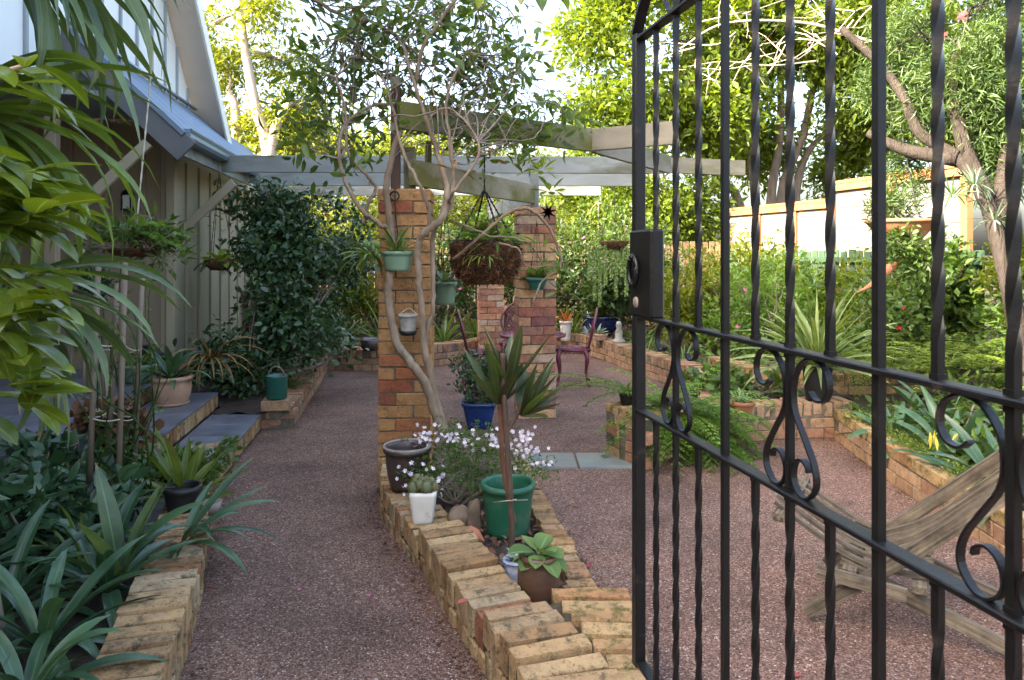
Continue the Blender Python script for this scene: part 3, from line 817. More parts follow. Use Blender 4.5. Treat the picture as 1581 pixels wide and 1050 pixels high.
# ------------------------------------------------------------------ bricks
def brick_mesh(size, seed, mat, bev=0.0032):
    r = random.Random(seed)
    V, Fc = chamfer_box([s / 2 for s in size], bev)
    V = [[c + r.uniform(-0.0036, 0.0036) for c in p] for p in V]
    me = bpy.data.meshes.new('brick')
    me.from_pydata(V, [], Fc); me.materials.append(mat); me.update()
    return me
_BM = {}
def brick(parent, c, rz, size, mat, tilt=0.012, ax=None):
    key = (tuple(round(s, 3) for s in size), mat.name)
    if key not in _BM: _BM[key] = [brick_mesh(size, 100 * len(_BM) + i, mat) for i in range(7)]
    o = link('brick', random.choice(_BM[key]), parent, Vector(c) + Vector((random.uniform(-.003, .003), random.uniform(-.003, .003), random.uniform(-.002, .002))))
    o.rotation_euler = (random.gauss(0, tilt), random.gauss(0, tilt), rz + random.gauss(0, tilt) + random.choice((0, math.pi)))
    return o
def arc(pts, n=8):
    return [(p.x, p.y) for p in catmull([(x, y, 0) for x, y in pts], n)]
def walk(pl, step, start=0.0):
    """points with tangent every step along polyline"""
    out = []; d = start; acc = 0.0
    for i in range(len(pl) - 1):
        a = Vector(pl[i]); b = Vector(pl[i + 1]); L = (b - a).length
        while d <= acc + L:
            t = (d - acc) / L if L > 0 else 0
            p = a.lerp(b, t); tg = (b - a).normalized()
            out.append((p, tg)); d += step
        acc += L
    return out
def offset_line(pl, d):
    out = []
    for i in range(len(pl)):
        a = Vector(pl[max(i - 1, 0)]); b = Vector(pl[min(i + 1, len(pl) - 1)])
        t = (b - a).normalized(); n = Vector((-t.y, t.x))
        out.append(tuple(Vector(pl[i]) + n * d))
    return out
def mortar_strip(parent, pl, side, depth, z0, z1, inset=0.006, mat=None):
    """solid mortar core following the wall line; side=+1 left of travel"""
    A = offset_line(pl, side * inset); B = offset_line(pl, side * (depth - inset)); mb = MB()
    zz = lambda z, p: z(p[1]) if callable(z) else z
    rings = [[(a[0], a[1], zz(z0, a)), (b[0], b[1], zz(z0, b)), (b[0], b[1], zz(z1, b)), (a[0], a[1], zz(z1, a))] for a, b in zip(A, B)]
    mb.quadstrip(rings, True, False)
    n = len(mb.v); mb.f.append((3, 2, 1, 0)); mb.sm.append(False); mb.f.append((n - 4, n - 3, n - 2, n - 1)); mb.sm.append(False)
    return mb.build('mortar', mat or M_MORTAR, parent)
def rowlock(parent, pl, side, z_top, mat, th=0.068, depth=0.23, h=0.11, gap=0.019, start=None):
    """bricks on edge across the wall"""
    for p, t in walk(pl, th + gap, th / 2 if start is None else start):
        n = Vector((-t.y, t.x)) * side
        c = p + n * (depth(p.y) if callable(depth) else depth) / 2
        zt = z_top(p.y) if callable(z_top) else z_top
        brick(parent, (c.x, c.y, zt - h / 2 + random.uniform(-.009, .006)), math.atan2(t.y, t.x), (th, (depth(p.y) if callable(depth) else depth) + random.choice((0, 0, -.012)), h), mat, 0.02)
def stretcher(parent, pl, side, z_bot, mat, k=0, L=0.23, depth=0.11, h=0.076, gap=0.01):
    for p, t in walk(pl, L + gap, L / 2 + (k % 2) * (L + gap) / 2):
        n = Vector((-t.y, t.x)) * side
        c = p + n * depth / 2
        zb = z_bot(p.y) if callable(z_bot) else z_bot
        brick(parent, (c.x, c.y, zb + h / 2), math.atan2(t.y, t.x), (L, depth, h), mat, 0.006)
def pillar(label, cx, cy, rz, courses, mat, group):
    t = thing('brick_pillar', label, 'pillar', (cx, cy, 0), group)
    cs, sn = math.cos(rz), math.sin(rz)
    W2 = 0.175
    for k in range(courses):
        z = 0.006 + k * 0.0865 + 0.038
        for q in range(4):           # pinwheel: stretcher + header on every face
            a = rz + q * math.pi / 2
            flip = 1 if k % 2 == 0 else -1
            lx, ly = flip * (W2 - 0.115), -(W2 - 0.055)
            X = math.cos(a) * lx - math.sin(a) * ly; Y = math.sin(a) * lx + math.cos(a) * ly
            brick(t, (cx + X, cy + Y, z), a, (0.23, 0.11, 0.076), mat, 0.006)
    mb = MB(); mb.box((cx, cy, courses * 0.0865 / 2 - 0.002), (0.334, 0.334, courses * 0.0865 - 0.004), rz); mb.build('mortar', M_MORTAR, t)
    return t
PRZ = 0.13
P1 = (-0.735, 4.995); P2 = (0.215, 6.83); P3 = (-0.31, 10.2)
pillar('nearest brick pillar, orange bricks, vine trunks climbing its face', *P1, 0.03, 23, M_BRICK_ORANGE, 'brick pillars carrying the pergola')
pillar('mottled red brick pillar beside the maroon garden table', *P2, PRZ, 23, M_BRICK_RED, 'brick pillars carrying the pergola')
pillar('farthest brick pillar, seen below the hanging coir basket', *P3, PRZ, 23, M_BRICK_RED, 'brick pillars carrying the pergola')

# centre planter
cp = thing('brick_planter', 'low pointed brick planter in the middle of the pebble path', 'planter', (-0.2, 3.4, 0))
CPL = arc([(-0.86, 4.72), (-0.77, 4.17), (-0.62, 3.78), (-0.44, 3.365), (-0.27, 2.92), (-0.096, 2.48), (0.02, 2.13), (0.13, 1.6)])
ztop = lambda y: 0.19 + gy(4.15) if y > 3.40 else (0.235 + 0.02 if y > 2.5 else 0.30)
# travel is towards the camera: the planter's inside lies on the left
rowlock(cp, CPL, +1, ztop, M_BRICK_CREAM, depth=lambda y: 0.23 if y > 2.55 else 0.23 + (2.55 - y) * 0.13)
rowlock(cp, CPL, +1, lambda y: ztop(y) - 0.121, M_BRICK_CREAM, start=0.07)
mortar_strip(cp, CPL, +1, 0.215, lambda y: gy(y) - .05, lambda y: ztop(y) - 0.034, 0.012, M_MORTAR_DIRT)
CPR = arc([(0.10, 4.72), (0.165, 4.17), (0.27, 3.5), (0.345, 2.95), (0.38, 2.68)])
zr = lambda y: 0.19
rowlock(cp, CPR, -1, zr, M_BRICK_CREAM, depth=0.115)
rowlock(cp, CPR, -1, lambda y: 0.07, M_BRICK_CREAM, depth=0.115, start=0.08)
mortar_strip(cp, CPR, -1, 0.11, -0.05, 0.16, 0.012)
CPN = [(0.44, 2.68), (0.43, 2.2), (0.42, 1.6)]
jd = lambda y: max(0.07, 0.43 - (0.170 + (2.55 - y) * 0.36))
rowlock(cp, CPN, -1, 0.30, M_BRICK_MOSS, depth=jd)
rowlock(cp, CPN, -1, 0.18, M_BRICK_CREAM, depth=0.09, start=0.06)
mortar_strip(cp, CPN, -1, 0.2, 0.0, 0.268, 0.012)
mb = MB(); mb.poly([(.06, 2.56, .275), (.24, 2.64, .275), (.36, 1.6, .275), (.2, 1.6, .275)][::-1]); mb.build('mortar', M_MORTAR_DIRT, cp)
soil_poly('soil', [(-0.72, 4.75), (-0.6, 4.2), (-0.42, 3.75), (-0.28, 3.42), (-0.1, 2.95), (0.0, 2.62), (0.26, 2.62), (0.26, 2.95), (0.2, 3.5), (0.1, 4.2), (0.04, 4.75)], lambda x, y: 0.125 + 0.035 * max(0, 3.6 - y), cp, 0.015, 0.06)

# left edging
le = thing('brick_edging', 'brick edging of the fern bed along the left of the path', 'edging', (-1.5, 3.3, 0))
LEL = arc([(-2.12, 5.2), (-1.98, 4.75), (-1.66, 3.9), (-1.385, 3.2), (-1.17, 2.55), (-1.04, 2.05), (-0.98, 1.6)])
zl = lambda y: 0.17 if y > 3.75 else (0.215 if y > 2.92 else 0.275)
rowlock(le, LEL, -1, zl, M_BRICK_CREAM)
rowlock(le, LEL, -1, lambda y: zl(y) - 0.121, M_BRICK_CREAM, start=0.075)
mortar_strip(le, LEL, -1, 0.215, lambda y: gy(y) - .05, lambda y: zl(y) - 0.034, 0.012, M_MORTAR_DIRT)

# house frame of reference: s runs away along the house, t to the courtyard
HU = Vector((-0.155, 0.988, 0)); HV = Vector((0.988, 0.155, 0)); HO = Vector((-2.85, 6.0, 0))
def hp(s, t, z): return HO + HU * s + HV * t + Vector((0, 0, z))
def hp2(s, t): p = hp(s, t, 0); return (p.x, p.y)
HRZ = math.atan2(HV.y, HV.x)

# camellia bed left of the path
cb = thing('brick_planter', 'brick planter under the dark camellia beside the house steps', 'planter', hp(0.2, 0.9, 0))
l1 = [hp2(0.15, 0.62), hp2(0.15, 0.95)]
l2 = [hp2(0.15, 0.95), hp2(1.6, 0.95), hp2(3.4, 0.95)]
for z in (0.005, 0.091): stretcher(cb, l1, +1, z, M_BRICK_WALL, int(z > 0.05))
for z in (0.005,): stretcher(cb, l2, +1, z, M_BRICK_WALL, 1)
rowlock(cb, l2, +1, 0.205, M_BRICK_WALL, depth=0.23)
mortar_strip(cb, l1, +1, 0.10, 0, 0.165); mortar_strip(cb, l2, +1, 0.21, 0, 0.19)
brick(cb, hp(0.21, 0.80, 0.215), HRZ, (0.23, 0.23, 0.085), M_BRICK_WALL)
soil_poly('soil', [hp2(0.13, 0.3), hp2(0.13, 0.75), hp2(3.6, 0.75), hp2(3.6, -0.3), hp2(0.4, -0.3), hp2(.4, .3)], 0.16, cb, 0.02, 0.12)

# far curved retaining wall
fw = thing('curved_retaining_wall', 'low curved brick wall round the back of the patio', 'wall', (0.2, 10.8, 0))
FW = arc([(-2.55, 9.35), (-1.7, 9.35), (-1.0, 9.75), (-0.3, 10.45), (0.45, 11.05), (1.0, 10.95), (1.32, 10.2), (1.52, 9.4), (1.78, 8.5), (1.95, 7.75), (1.88, 7.0), (1.62, 6.25), (1.22, 5.62)], 7)
for k in range(2): stretcher(fw, FW, +1, 0.005 + k * 0.0865, M_BRICK_WALL, k)
rowlock(fw, FW, +1, 0.29, M_BRICK_WALL, depth=0.23)
mortar_strip(fw, FW, +1, 0.11, 0, 0.18); mortar_strip(fw, FW, +1, 0.21, 0.16, 0.275)
# upper tier
ut = thing('upper_retaining_wall', 'mossy upper brick tier behind the ledge with the terracotta bowl', 'wall', (2.4, 7.3, 0))
UT = arc([(2.16, 7.85), (2.25, 7.45), (2.45, 7.05), (2.9, 6.85), (3.4, 6.8), (3.9, 6.85)], 6)
rowlock(ut, UT, +1, 0.40, M_BRICK_MOSS, depth=0.23)
stretcher(ut, UT, +1, 0.20, M_BRICK_WALL, 0)
mortar_strip(ut, UT, +1, 0.21, 0, 0.385)
# lower ledge with the pier
ll = thing('brick_ledge_wall', 'brick ledge wall with pier, half hidden by lacy ferns', 'wall', (1.6, 5.6, 0))
LL_ = [(0.72, 5.48), (0.90, 5.14)]
for k in range(4): stretcher(ll, LL_, +1, 0.005 + k * 0.0865, M_BRICK_WALL, k)
rowlock(ll, LL_, +1, 0.40, M_BRICK_MOSS, depth=0.23, h=0.06)
mortar_strip(ll, LL_, +1, 0.21, 0, 0.385)
L2_ = arc([(0.93, 5.15), (1.25, 5.42), (1.75, 5.75), (2.3, 5.93), (2.85, 5.98)], 5)
for k in range(2): stretcher(ll, L2_, +1, 0.005 + k * 0.0865, M_BRICK_WALL, k)
rowlock(ll, L2_, +1, 0.30, M_BRICK_WALL, depth=0.23)
mortar_strip(ll, L2_, +1, 0.21, 0, 0.285)
# right bed wall
rw = thing('bed_retaining_wall', 'low brick wall of the right bed behind the wooden chair', 'wall', (2.6, 4.5, 0))
RW = [(2.68, 5.93), (2.56, 4.9), (2.50, 4.2), (2.45, 3.2), (2.42, 2.0)]
for k in range(2): stretcher(rw, RW, +1, 0.005 + k * 0.0865, M_BRICK_WALL, k)
stretcher(rw, RW, +1, 0.178, M_BRICK_MOSS, 0)
mortar_strip(rw, RW, +1, 0.10, 0, 0.245)

# flagstones of the threshold
fs = thing('flagstone_threshold', 'two blue-grey flagstones set flush between planter and ledge', 'paving', (0.5, 5.3, 0))
for (a, b) in (((0.10, 5.12), (0.47, 5.47)), ((0.485, 5.12), (0.87, 5.47))):
    mb = MB(); mb.box(((a[0] + b[0]) / 2, (a[1] + b[1]) / 2, 0.005), (b[0] - a[0], b[1] - a[1], 0.03), 0.01, bev=0.004); mb.build('flagstone', M_FLAG, fs)

# ------------------------------------------------------------------ house
hs = thing('house', 'steep gabled house with board cladding and corrugated porch roof on the left', 'house', hp(1, -2, 0))
def hbox(name, s0, s1, t0, t1, z0, z1, mat, bev=0.0, parent=None):
    mb = MB(); mb.box(hp((s0 + s1) / 2, (t0 + t1) / 2, (z0 + z1) / 2), (abs(t1 - t0), abs(s1 - s0), abs(z1 - z0)), HRZ, bev=bev)
    return mb.build(name, mat, parent or hs)
w1 = hbox('wall', 1.15, 7.2, -0.46, -0.36, 0.0, 2.62, M_BOARD)
for s in (1.62, 2.10, 2.58, 3.06, 3.54, 4.02, 4.50, 4.98): hbox('batten', s - .022, s + .022, -0.362, -0.335, 0.3, 2.5, M_BOARD, 0.004, w1)
hbox('corner_post', 1.10, 1.20, -0.40, -0.315, 0.42, 2.62, M_BOARD, 0.006)
w2 = hbox('porch_wall', 1.15, 1.25, -4.6, -0.462, 0.0, 2.88, M_DKBOARD)
for t in (-0.62, -0.95, -1.28, -1.61, -1.94, -2.27): hbox('batten', 1.122, 1.152, t - .022, t + .022, 0.42, 2.85, M_DKBOARD, 0.004, w2)
hbox('wall', -7.2, 1.13, -2.7, -2.6, 0.0, 3.4, M_DKBOARD)
hbox('porch_ceiling', -0.0, 1.12, -2.58, -0.46, 2.86, 2.90, M_GBATTEN)
hbox('porch_ceiling', -7.2, -0.03, -2.58, -0.88, 2.86, 2.90, M_GBATTEN)
# gable
GS0, GZ0, GSL, GA = 4.06, 3.16, 0.914, -1.0
def gz(s): return GZ0 + (GS0 - abs(s - GA) - GA) * GSL
mb = MB()
for tt, fl in ((-0.85, 1), (-0.93, -1)):
    pts = [hp(-6.0, tt, 2.86), hp(-0.02, tt, 2.86), hp(-0.02, tt, 3.34), hp(3.8, tt, 3.34), hp(GA, tt, gz(GA) - .02), hp(-5.8, tt, gz(-5.8))]
    mb.poly(pts[::-1] if fl < 0 else pts)
gw = mb.build('gable_wall', M_GABLE, hs)
s = 3.42
while s > -5.5:
    top = gz(s) - 0.06
    hbox('batten', s - .02, s + .02, -0.85, -0.825, 3.36 if s > -0.02 else 2.88, top, M_GBATTEN, 0.004, gw); s -= 0.45
# gable roof: two slopes with soffit, barge boards
for sg in (1, -1):
    mb = MB()
    e = GS0 + 0.25 if sg > 0 else 2 * GA - GS0 - 0.25
    ze = GZ0 - 0.25 * GSL
    a0, a1 = hp(GA, -0.50, gz(GA)), hp(e, -0.50, ze); b0, b1 = hp(GA, -9.5, gz(GA)), hp(e, -9.5, ze)
    th = Vector((0, 0, 0.14))
    mb.poly([a0 + th, a1 + th, b1 + th, b0 + th]); 
    mb.poly([a0 + th, b0 + th, b1 + th, a1 + th])
    rf = mb.build('roof', M_ROOF, hs)
    mb = MB(); mb.poly([a0, a1, hp(e, -0.9, ze), hp(GA, -0.9, gz(GA))]); mb.build('soffit', M_TRIM, rf)
    mb = MB(); d = (a1 - a0).normalized(); nn = HV.cross(d).normalized()
    mb.bar(a0 + Vector((0, 0, .05)), a1 + Vector((0, 0, .05)), 0.03, 0.17, up=Vector((0, 0, 1)), bev=0.004); mb.build('barge_board', M_WHITE_TRIM, rf)
# skirt roof over the porch: real corrugations
mb = MB(); n = 460; S0, S1 = -0.02, 7.2
rows = []
for (t, z) in ((0.06, 2.575), (-0.4, 3.005), (-0.86, 3.44)):
    rows.append([hp(S0 + (S1 - S0) * i / n, t, z + 0.013 * math.cos(2 * math.pi * (S0 + (S1 - S0) * i / n) / 0.076)) for i in range(n + 1)])
mb.quadstrip(rows, False, True); pr = mb.build('porch_roof', M_ROOF, hs)
mb = MB(); mb.bar(hp(-.02, -.83, 3.47), hp(3.9, -.83, 3.47), 0.06, 0.02); mb.build('flashing', M_ROOF, pr)
# gutter
mb = MB()
prof = [(0.0, 2.60), (0.0, 2.50), (0.10, 2.50), (0.115, 2.53), (0.115, 2.60), (0.125, 2.605), (0.125, 2.595), (0.105, 2.53), (0.095, 2.51), (0.008, 2.51), (0.008, 2.60)]
mb.quadstrip([[hp(s_, t + 0.02, z) for t, z in prof] for s_ in (0.0, 2.0, 4.0, 7.2)], True, False)
mb.poly([hp(-.002, t + .02, z) for t, z in ((0, 2.5), (.1, 2.5), (.115, 2.53), (.115, 2.6), (0, 2.6))]); mb.build('gutter', M_ROOF, hs)
hbox('fascia', 0.0, 7.2, -0.01, 0.017, 2.40, 2.56, M_PAINT_BEAM, 0.003)
mb = MB(); mb.bar(hp(-.04, 0.12, 2.40), hp(-.04, -1.75, 4.17), 0.035, 0.21, bev=0.004); mb.build('barge_board', M_BARGE, hs)
mb = MB(); mb.bar(hp(-.05, 0.10, 2.545), hp(-.05, -1.75, 4.30), 0.05, 0.045, bev=0.004); mb.build('barge_cap', M_ROOF, hs)
mb = MB(); mb.poly([hp(-0.0, 0.05, 2.48), hp(-0.0, -1.7, 4.1), hp(-0.0, -2.5, 4.1), hp(0.0, -2.5, 2.9), hp(0.0, -.45, 2.9)]); mb.build('porch_gable_lining', M_BARGE, hs)
mb = MB(); mb.bar(hp(-.03, -0.85, 1.80), hp(-.03, -0.19, 2.47), 0.045, 0.085, bev=0.004); mb.build('brace', M_BOARD, hs)
mb = MB(); mb.bar(hp(1.33, -0.36, 1.72), hp(1.33, 0.19, 2.28), 0.045, 0.085, bev=0.004); mb.build('brace', M_BOARD, hs)
hbox('porch_post', -0.08, 0.01, -0.97, -0.88, 0.42, 2.86, M_DKBOARD, 0.005)
# unseen long wing, added behind the camera's left to keep the courtyard in shade
mb = MB()
for tt, zz in ((-0.9, 3.25), (-9.1, 3.25)):
    q = [hp(-20, tt, zz), hp(-6.05, tt, zz), hp(-6.05, -5.0, 7.65), hp(-20, -5.0, 7.65)]
    mb.poly(q); mb.poly([p + Vector((0, 0, -.1)) for p in q[::-1]])
mb.build('roof', M_ROOF, hs)  # roof of the added wing, blocks the sun from out of view
mb = MB(); mb.box(hp(-13, -5.0, 1.65), (7.2, 13.9, 3.3), HRZ); mb.build('added_wing_wall', M_BOARD, hs)
mb = MB(); mb.poly([hp(-6.04, -1.2, 3.1), hp(-6.04, -8.8, 3.1), hp(-6.04, -5.0, 7.5)]); mb.poly([hp(-20, -1.2, 3.1), hp(-20, -5.0, 7.5), hp(-20, -8.8, 3.1)]); mb.build('added_wing_gable', M_GABLE, hs)
# wall lantern
wl = thing('wall_lantern', 'small dark lantern on the brown porch wall', 'lantern', at(197, 310, 7.0))
c = at(197, 312, 6.98)
mb = MB(); mb.box(c, (0.075, 0.075, 0.13), HRZ); mb.build('glass', M_GLASS_LAMP, wl)
mb = MB()
for dx in (-1, 1):
    for dy in (-1, 1): mb.box(c + HV * dx * .04 + HU * dy * .04, (0.012, 0.012, 0.15), HRZ)
mb.lathe(c + Vector((0, 0, .07)), [(0.065, 0), (0.05, 0.03), (0.015, 0.055), (0.01, 0.09), (0.001, 0.09)], 10); mb.box(c - Vector((0, 0, .075)), (.1, .1, .015), HRZ)
mb.tube(catmull([c + Vector((0, 0, .15)), c + Vector((0, .05, .21)), c + Vector((0, .12, .16))], 5), 0.009, 6); mb.build('frame', M_IRON, wl)

# ------------------------------------------------------------------ porch steps
st = thing('porch_steps', 'slate tiled porch steps with brick risers beside the house', 'steps', hp(-1, 0.3, 0))
for (t0, t1, z, s1) in ((-2.58, -0.22, 0.42, 1.13), (-0.215, 0.26, 0.29, 0.42), (0.265, 0.69, 0.15, 0.14)):
    s0 = -2.6
    hbox('core', s0 + .01, s1 - .02, t0 + .01, t1 - .03, -0.02, z - 0.018, M_MORTAR, parent=st)
    ns = 7; tw = (s1 - s0) / ns
    for i in range(ns):
        cuts = [t0, t1] if t1 - t0 < 1 else [t0, t0 + .6, t0 + 1.2, t0 + 1.8, t1]
        for a, b in zip(cuts[:-1], cuts[1:]):
            mb = MB(); mb.box(hp(s0 + (i + .5) * tw, (a + b) / 2, z - .009), ((b - a) - .006, tw - .006, 0.018), HRZ, bev=0.003); mb.build('tile', M_SLATE, st)
    # risers: bricks on end under the nosing
    rl = [hp2(s0, t1 - 0.003), hp2(s1, t1 - 0.003)]
    for p, t in walk(rl, 0.086, 0.05):
        n_ = Vector((-t.y, t.x)); c = p + n_ * 0.03
        brick(st, (c.x, c.y, z - 0.018 - 0.058), math.atan2(t.y, t.x), (0.076, 0.06, 0.108), M_BRICK_CREAM, 0.01)
    re = [hp2(s1 + 0.0, t1), hp2(s1 + 0.0, max(t0, t1 - 0.45))]
    for p, t in walk(re, 0.086, 0.05):
        brick(st, (p.x, p.y - 0.03, z - 0.018 - 0.058), math.atan2(t.y, t.x), (0.076, 0.06, 0.108), M_BRICK_CREAM, 0.01)

# ------------------------------------------------------------------ fences and what stands beyond
def paling_fence(name, label, a, b, h, mat, w=0.1, gap=0.012, z0=0.0, rails=(0.4, 1.4), back=1, railmat=None, jit=0.02, pw=0.018):
    t = thing(name, label, 'fence', (a[0], a[1], 0))
    A, B = Vector((a[0], a[1], 0)), Vector((b[0], b[1], 0)); d = (B - A).normalized(); L = (B - A).length; nrm = Vector((-d.y, d.x, 0)) * back
    n = int(L / (w + gap)); rz = math.atan2(d.y, d.x)
    V, Fc = chamfer_box((w / 2, pw / 2, h / 2), 0.003)
    me = bpy.data.meshes.new('paling'); me.from_pydata(V, [], Fc); me.materials.append(mat)
    for i in range(n):
        p = A + d * (i + .5) * (w + gap)
        o = link('paling', me, t, (p.x, p.y, z0 + h / 2 + random.uniform(-jit, jit)))
        o.rotation_euler = (random.gauss(0, .008), random.gauss(0, .006), rz + random.gauss(0, .03))
    for z in rails:
        mb = MB(); mb.bar(A + nrm * .05 + Vector((0, 0, z)), B + nrm * .05 + Vector((0, 0, z)), 0.045, 0.07); mb.build('rail', railmat or mat, t)
    return t
paling_fence('rear_paling_fence', 'brown timber paling fence behind the rear shrubs', (-5.2, 12.9), (4.2, 13.4), 1.75, M_FENCE, gap=0.022)
paling_fence('green_paling_fence', 'green painted paling fence along the right garden bed', (4.05, 13.3), (5.35, 7.9), 1.58, M_FENCE_GREEN, w=0.13, gap=0.03, back=-1, rails=(0.35, 1.45))
paling_fence('grey_green_paling_fence', 'shaded green paling fence behind the leaning tree trunk', (5.36, 7.85), (6.2, 4.2), 1.75, M_FENCE_GREEN, w=0.16, gap=0.045, back=-1, rails=(0.35, 1.6))
# neighbour's sunlit timber screen standing higher behind the green fence
def screen(label, a, b, z0, z1, bays, cap_drop=0.0):
    t = thing('timber_screen', label, 'fence', (a[0], a[1], z0), "sunlit screens of the neighbour's deck")
    A, B = Vector((a[0], a[1], 0)), Vector((b[0], b[1], 0)); d = (B - A).normalized(); L = (B - A).length; rz = math.atan2(d.y, d.x)
    nrm = Vector((-d.y, d.x, 0))
    for i in range(bays + 1):
        p = A + d * L * i / bays
        mb = MB(); mb.box((p.x, p.y, (z1) / 2), (0.1, 0.1, z1), rz, bev=.005); mb.build('post', M_ORANGE_WOOD, t)
    for i in range(bays):
        p0 = A + d * (L * i / bays + .055); p1 = A + d * (L * (i + 1) / bays - .055)
        nb = 5
        for k in range(nb):
            z = z0 + (z1 - .06 - z0) * (k + .5) / nb; hh = (z1 - .06 - z0) / nb - 0.008
            m_ = MB(); m_.bar(p0 + Vector((0, 0, z)), p1 + Vector((0, 0, z)), 0.02, hh, bev=.003); m_.build('board', M_PANEL if i % 2 == 0 else M_FENCE_GREY, t)
    mb = MB(); mb.bar(A + Vector((0, 0, z1 + .02)), B + Vector((0, 0, z1 + .02)), 0.16, 0.05, bev=.004); mb.build('cap_rail', M_ORANGE_WOOD, t)
    mb = MB(); mb.bar(A + Vector((0, 0, z1 - .06)) - nrm * .06, B + Vector((0, 0, z1 - .06)) - nrm * .06, 0.03, 0.1, bev=.004); mb.build('rail', M_ORANGE_WOOD, t)
screen('lower far timber screen, boards half in sun, above the green fence', (4.35, 14.3), (5.22, 11.4), 1.35, 2.38, 3)
screen('taller near timber screen with bright white panels behind the spiky plant', (5.0, 11.05), (5.55, 8.7), 1.0, 2.60, 2)
nh = thing('neighbour_house', 'pale weatherboard house wall at the right edge behind the tree', 'house', (7.2, 6.8, 0))
mb = MB(); mb.box((7.7, 6.9, 1.5), (1.0, 6.0, 3.0), -0.12); mb.build('wall', M_WEATHERB, nh)
for k in range(17):
    z = 0.15 + k * 0.17
    mb = MB(); d = Vector((math.sin(0.12), math.cos(0.12), 0)); c = Vector((7.7, 6.9, z)) - Vector((math.cos(0.12), -math.sin(0.12), 0)) * 0.51
    mb.bar(c - d * 3.0, c + d * 3.0, 0.02 , 0.165, up=(-0.12, 0.0, 1), bev=.002); mb.build('weatherboard', M_WEATHERB, nh)
mb = MB(); mb.box((7.6, 6.9, 3.06), (1.7, 6.6, 0.1), -0.12); mb.build('eave', M_WHITE_TRIM, nh)
# low timber gate at the far end of the house wall
tg = thing('timber_side_gate', 'small timber gate with diagonal brace at the house corner', 'gate', hp(2.6, 0.0, 0))
for k in range(6):
    mb = MB(); mb.box(hp(4.3, -0.3 + k * 0.115, 0.62), (0.1, 0.018, 0.72), HRZ, bev=.003); mb.build('paling', M_FENCE, tg)
mb = MB(); mb.bar(hp(4.27, -.33, .34), hp(4.27, .33, .93), 0.02, 0.09); mb.build('brace', M_FENCE, tg)
mb = MB(); mb.bar(hp(4.27, -.36, .97), hp(4.27, .36, .97), 0.03, 0.07); mb.build('rail', M_FENCE, tg)
# ------------------------------------------------------------------ pergola
pg = thing('pergola', 'weathered timber pergola spanning from the house to the garden', 'pergola', (P1[0], P1[1], 2.0))
def beam(a, b, z0, z1, mat, w=0.045, name='beam'):
    mb = MB(); zc = (z0 + z1) / 2
    mb.bar((a[0], a[1], zc), (b[0], b[1], zc), w, z1 - z0, bev=0.003)
    return mb.build(name, mat, pg)
beam((-0.77, 4.82), (0.655, 5.90), 2.39, 2.58, M_MOSS_BEAM)
beam((0.67, 5.89), (1.28, 5.52), 2.395, 2.575, M_WEATHER_BEAM)
beam((0.68, 5.94), (1.66, 7.52), 2.385, 2.57, M_WEATHER_BEAM)
beam((-3.02, 7.42), (1.62, 7.56), 2.39, 2.565, M_PAINT_BEAM)
beam((1.70, 7.56), (2.55, 7.82), 2.395, 2.56, M_WEATHER_BEAM)
beam((-3.25, 8.85), (1.55, 8.95), 2.385, 2.56, M_PAINT_BEAM)
beam((-3.2, 10.35), (1.3, 10.45), 2.385, 2.56, M_PAINT_BEAM)
beam((-0.70, 4.93), (0.20, 6.78), 2.02, 2.20, M_MOSS_BEAM)
beam((0.21, 6.86), (-0.31, 10.15), 2.02, 2.20, M_PAINT_BEAM)
beam((-0.62, 5.3), (-0.9, 7.45), 2.205, 2.385, M_MOSS_BEAM)
def post(c, z0, z1, w, mat):
    mb = MB(); mb.box((c[0], c[1], (z0 + z1) / 2), (w, w, z1 - z0), 0.05, bev=.004); return mb.build('post', mat, pg)
post((-0.80, 4.90), 1.99, 2.76, 0.062, M_POST)
post((-0.725, 5.06), 1.99, 2.30, 0.08, M_MOSS_BEAM)
post((P2[0], P2[1]), 1.99, 2.40, 0.08, M_PAINT_BEAM)
post((P3[0], P3[1]), 1.99, 2.40, 0.08, M_PAINT_BEAM)
for (z) in (2.73, 2.415):
    mb = MB(); mb.box((-0.80, 4.90, z), (0.068, 0.068, 0.055), 0.05); mb.build('band', M_MOSS_BEAM, pg)
for (x, z) in ((-.2, 2.14), (-.2, 2.08)):
    mb = MB(); mb.sphere((x - .035, 5.98 - .015, z), 0.016); mb.build('bolt', M_IRON, pg)

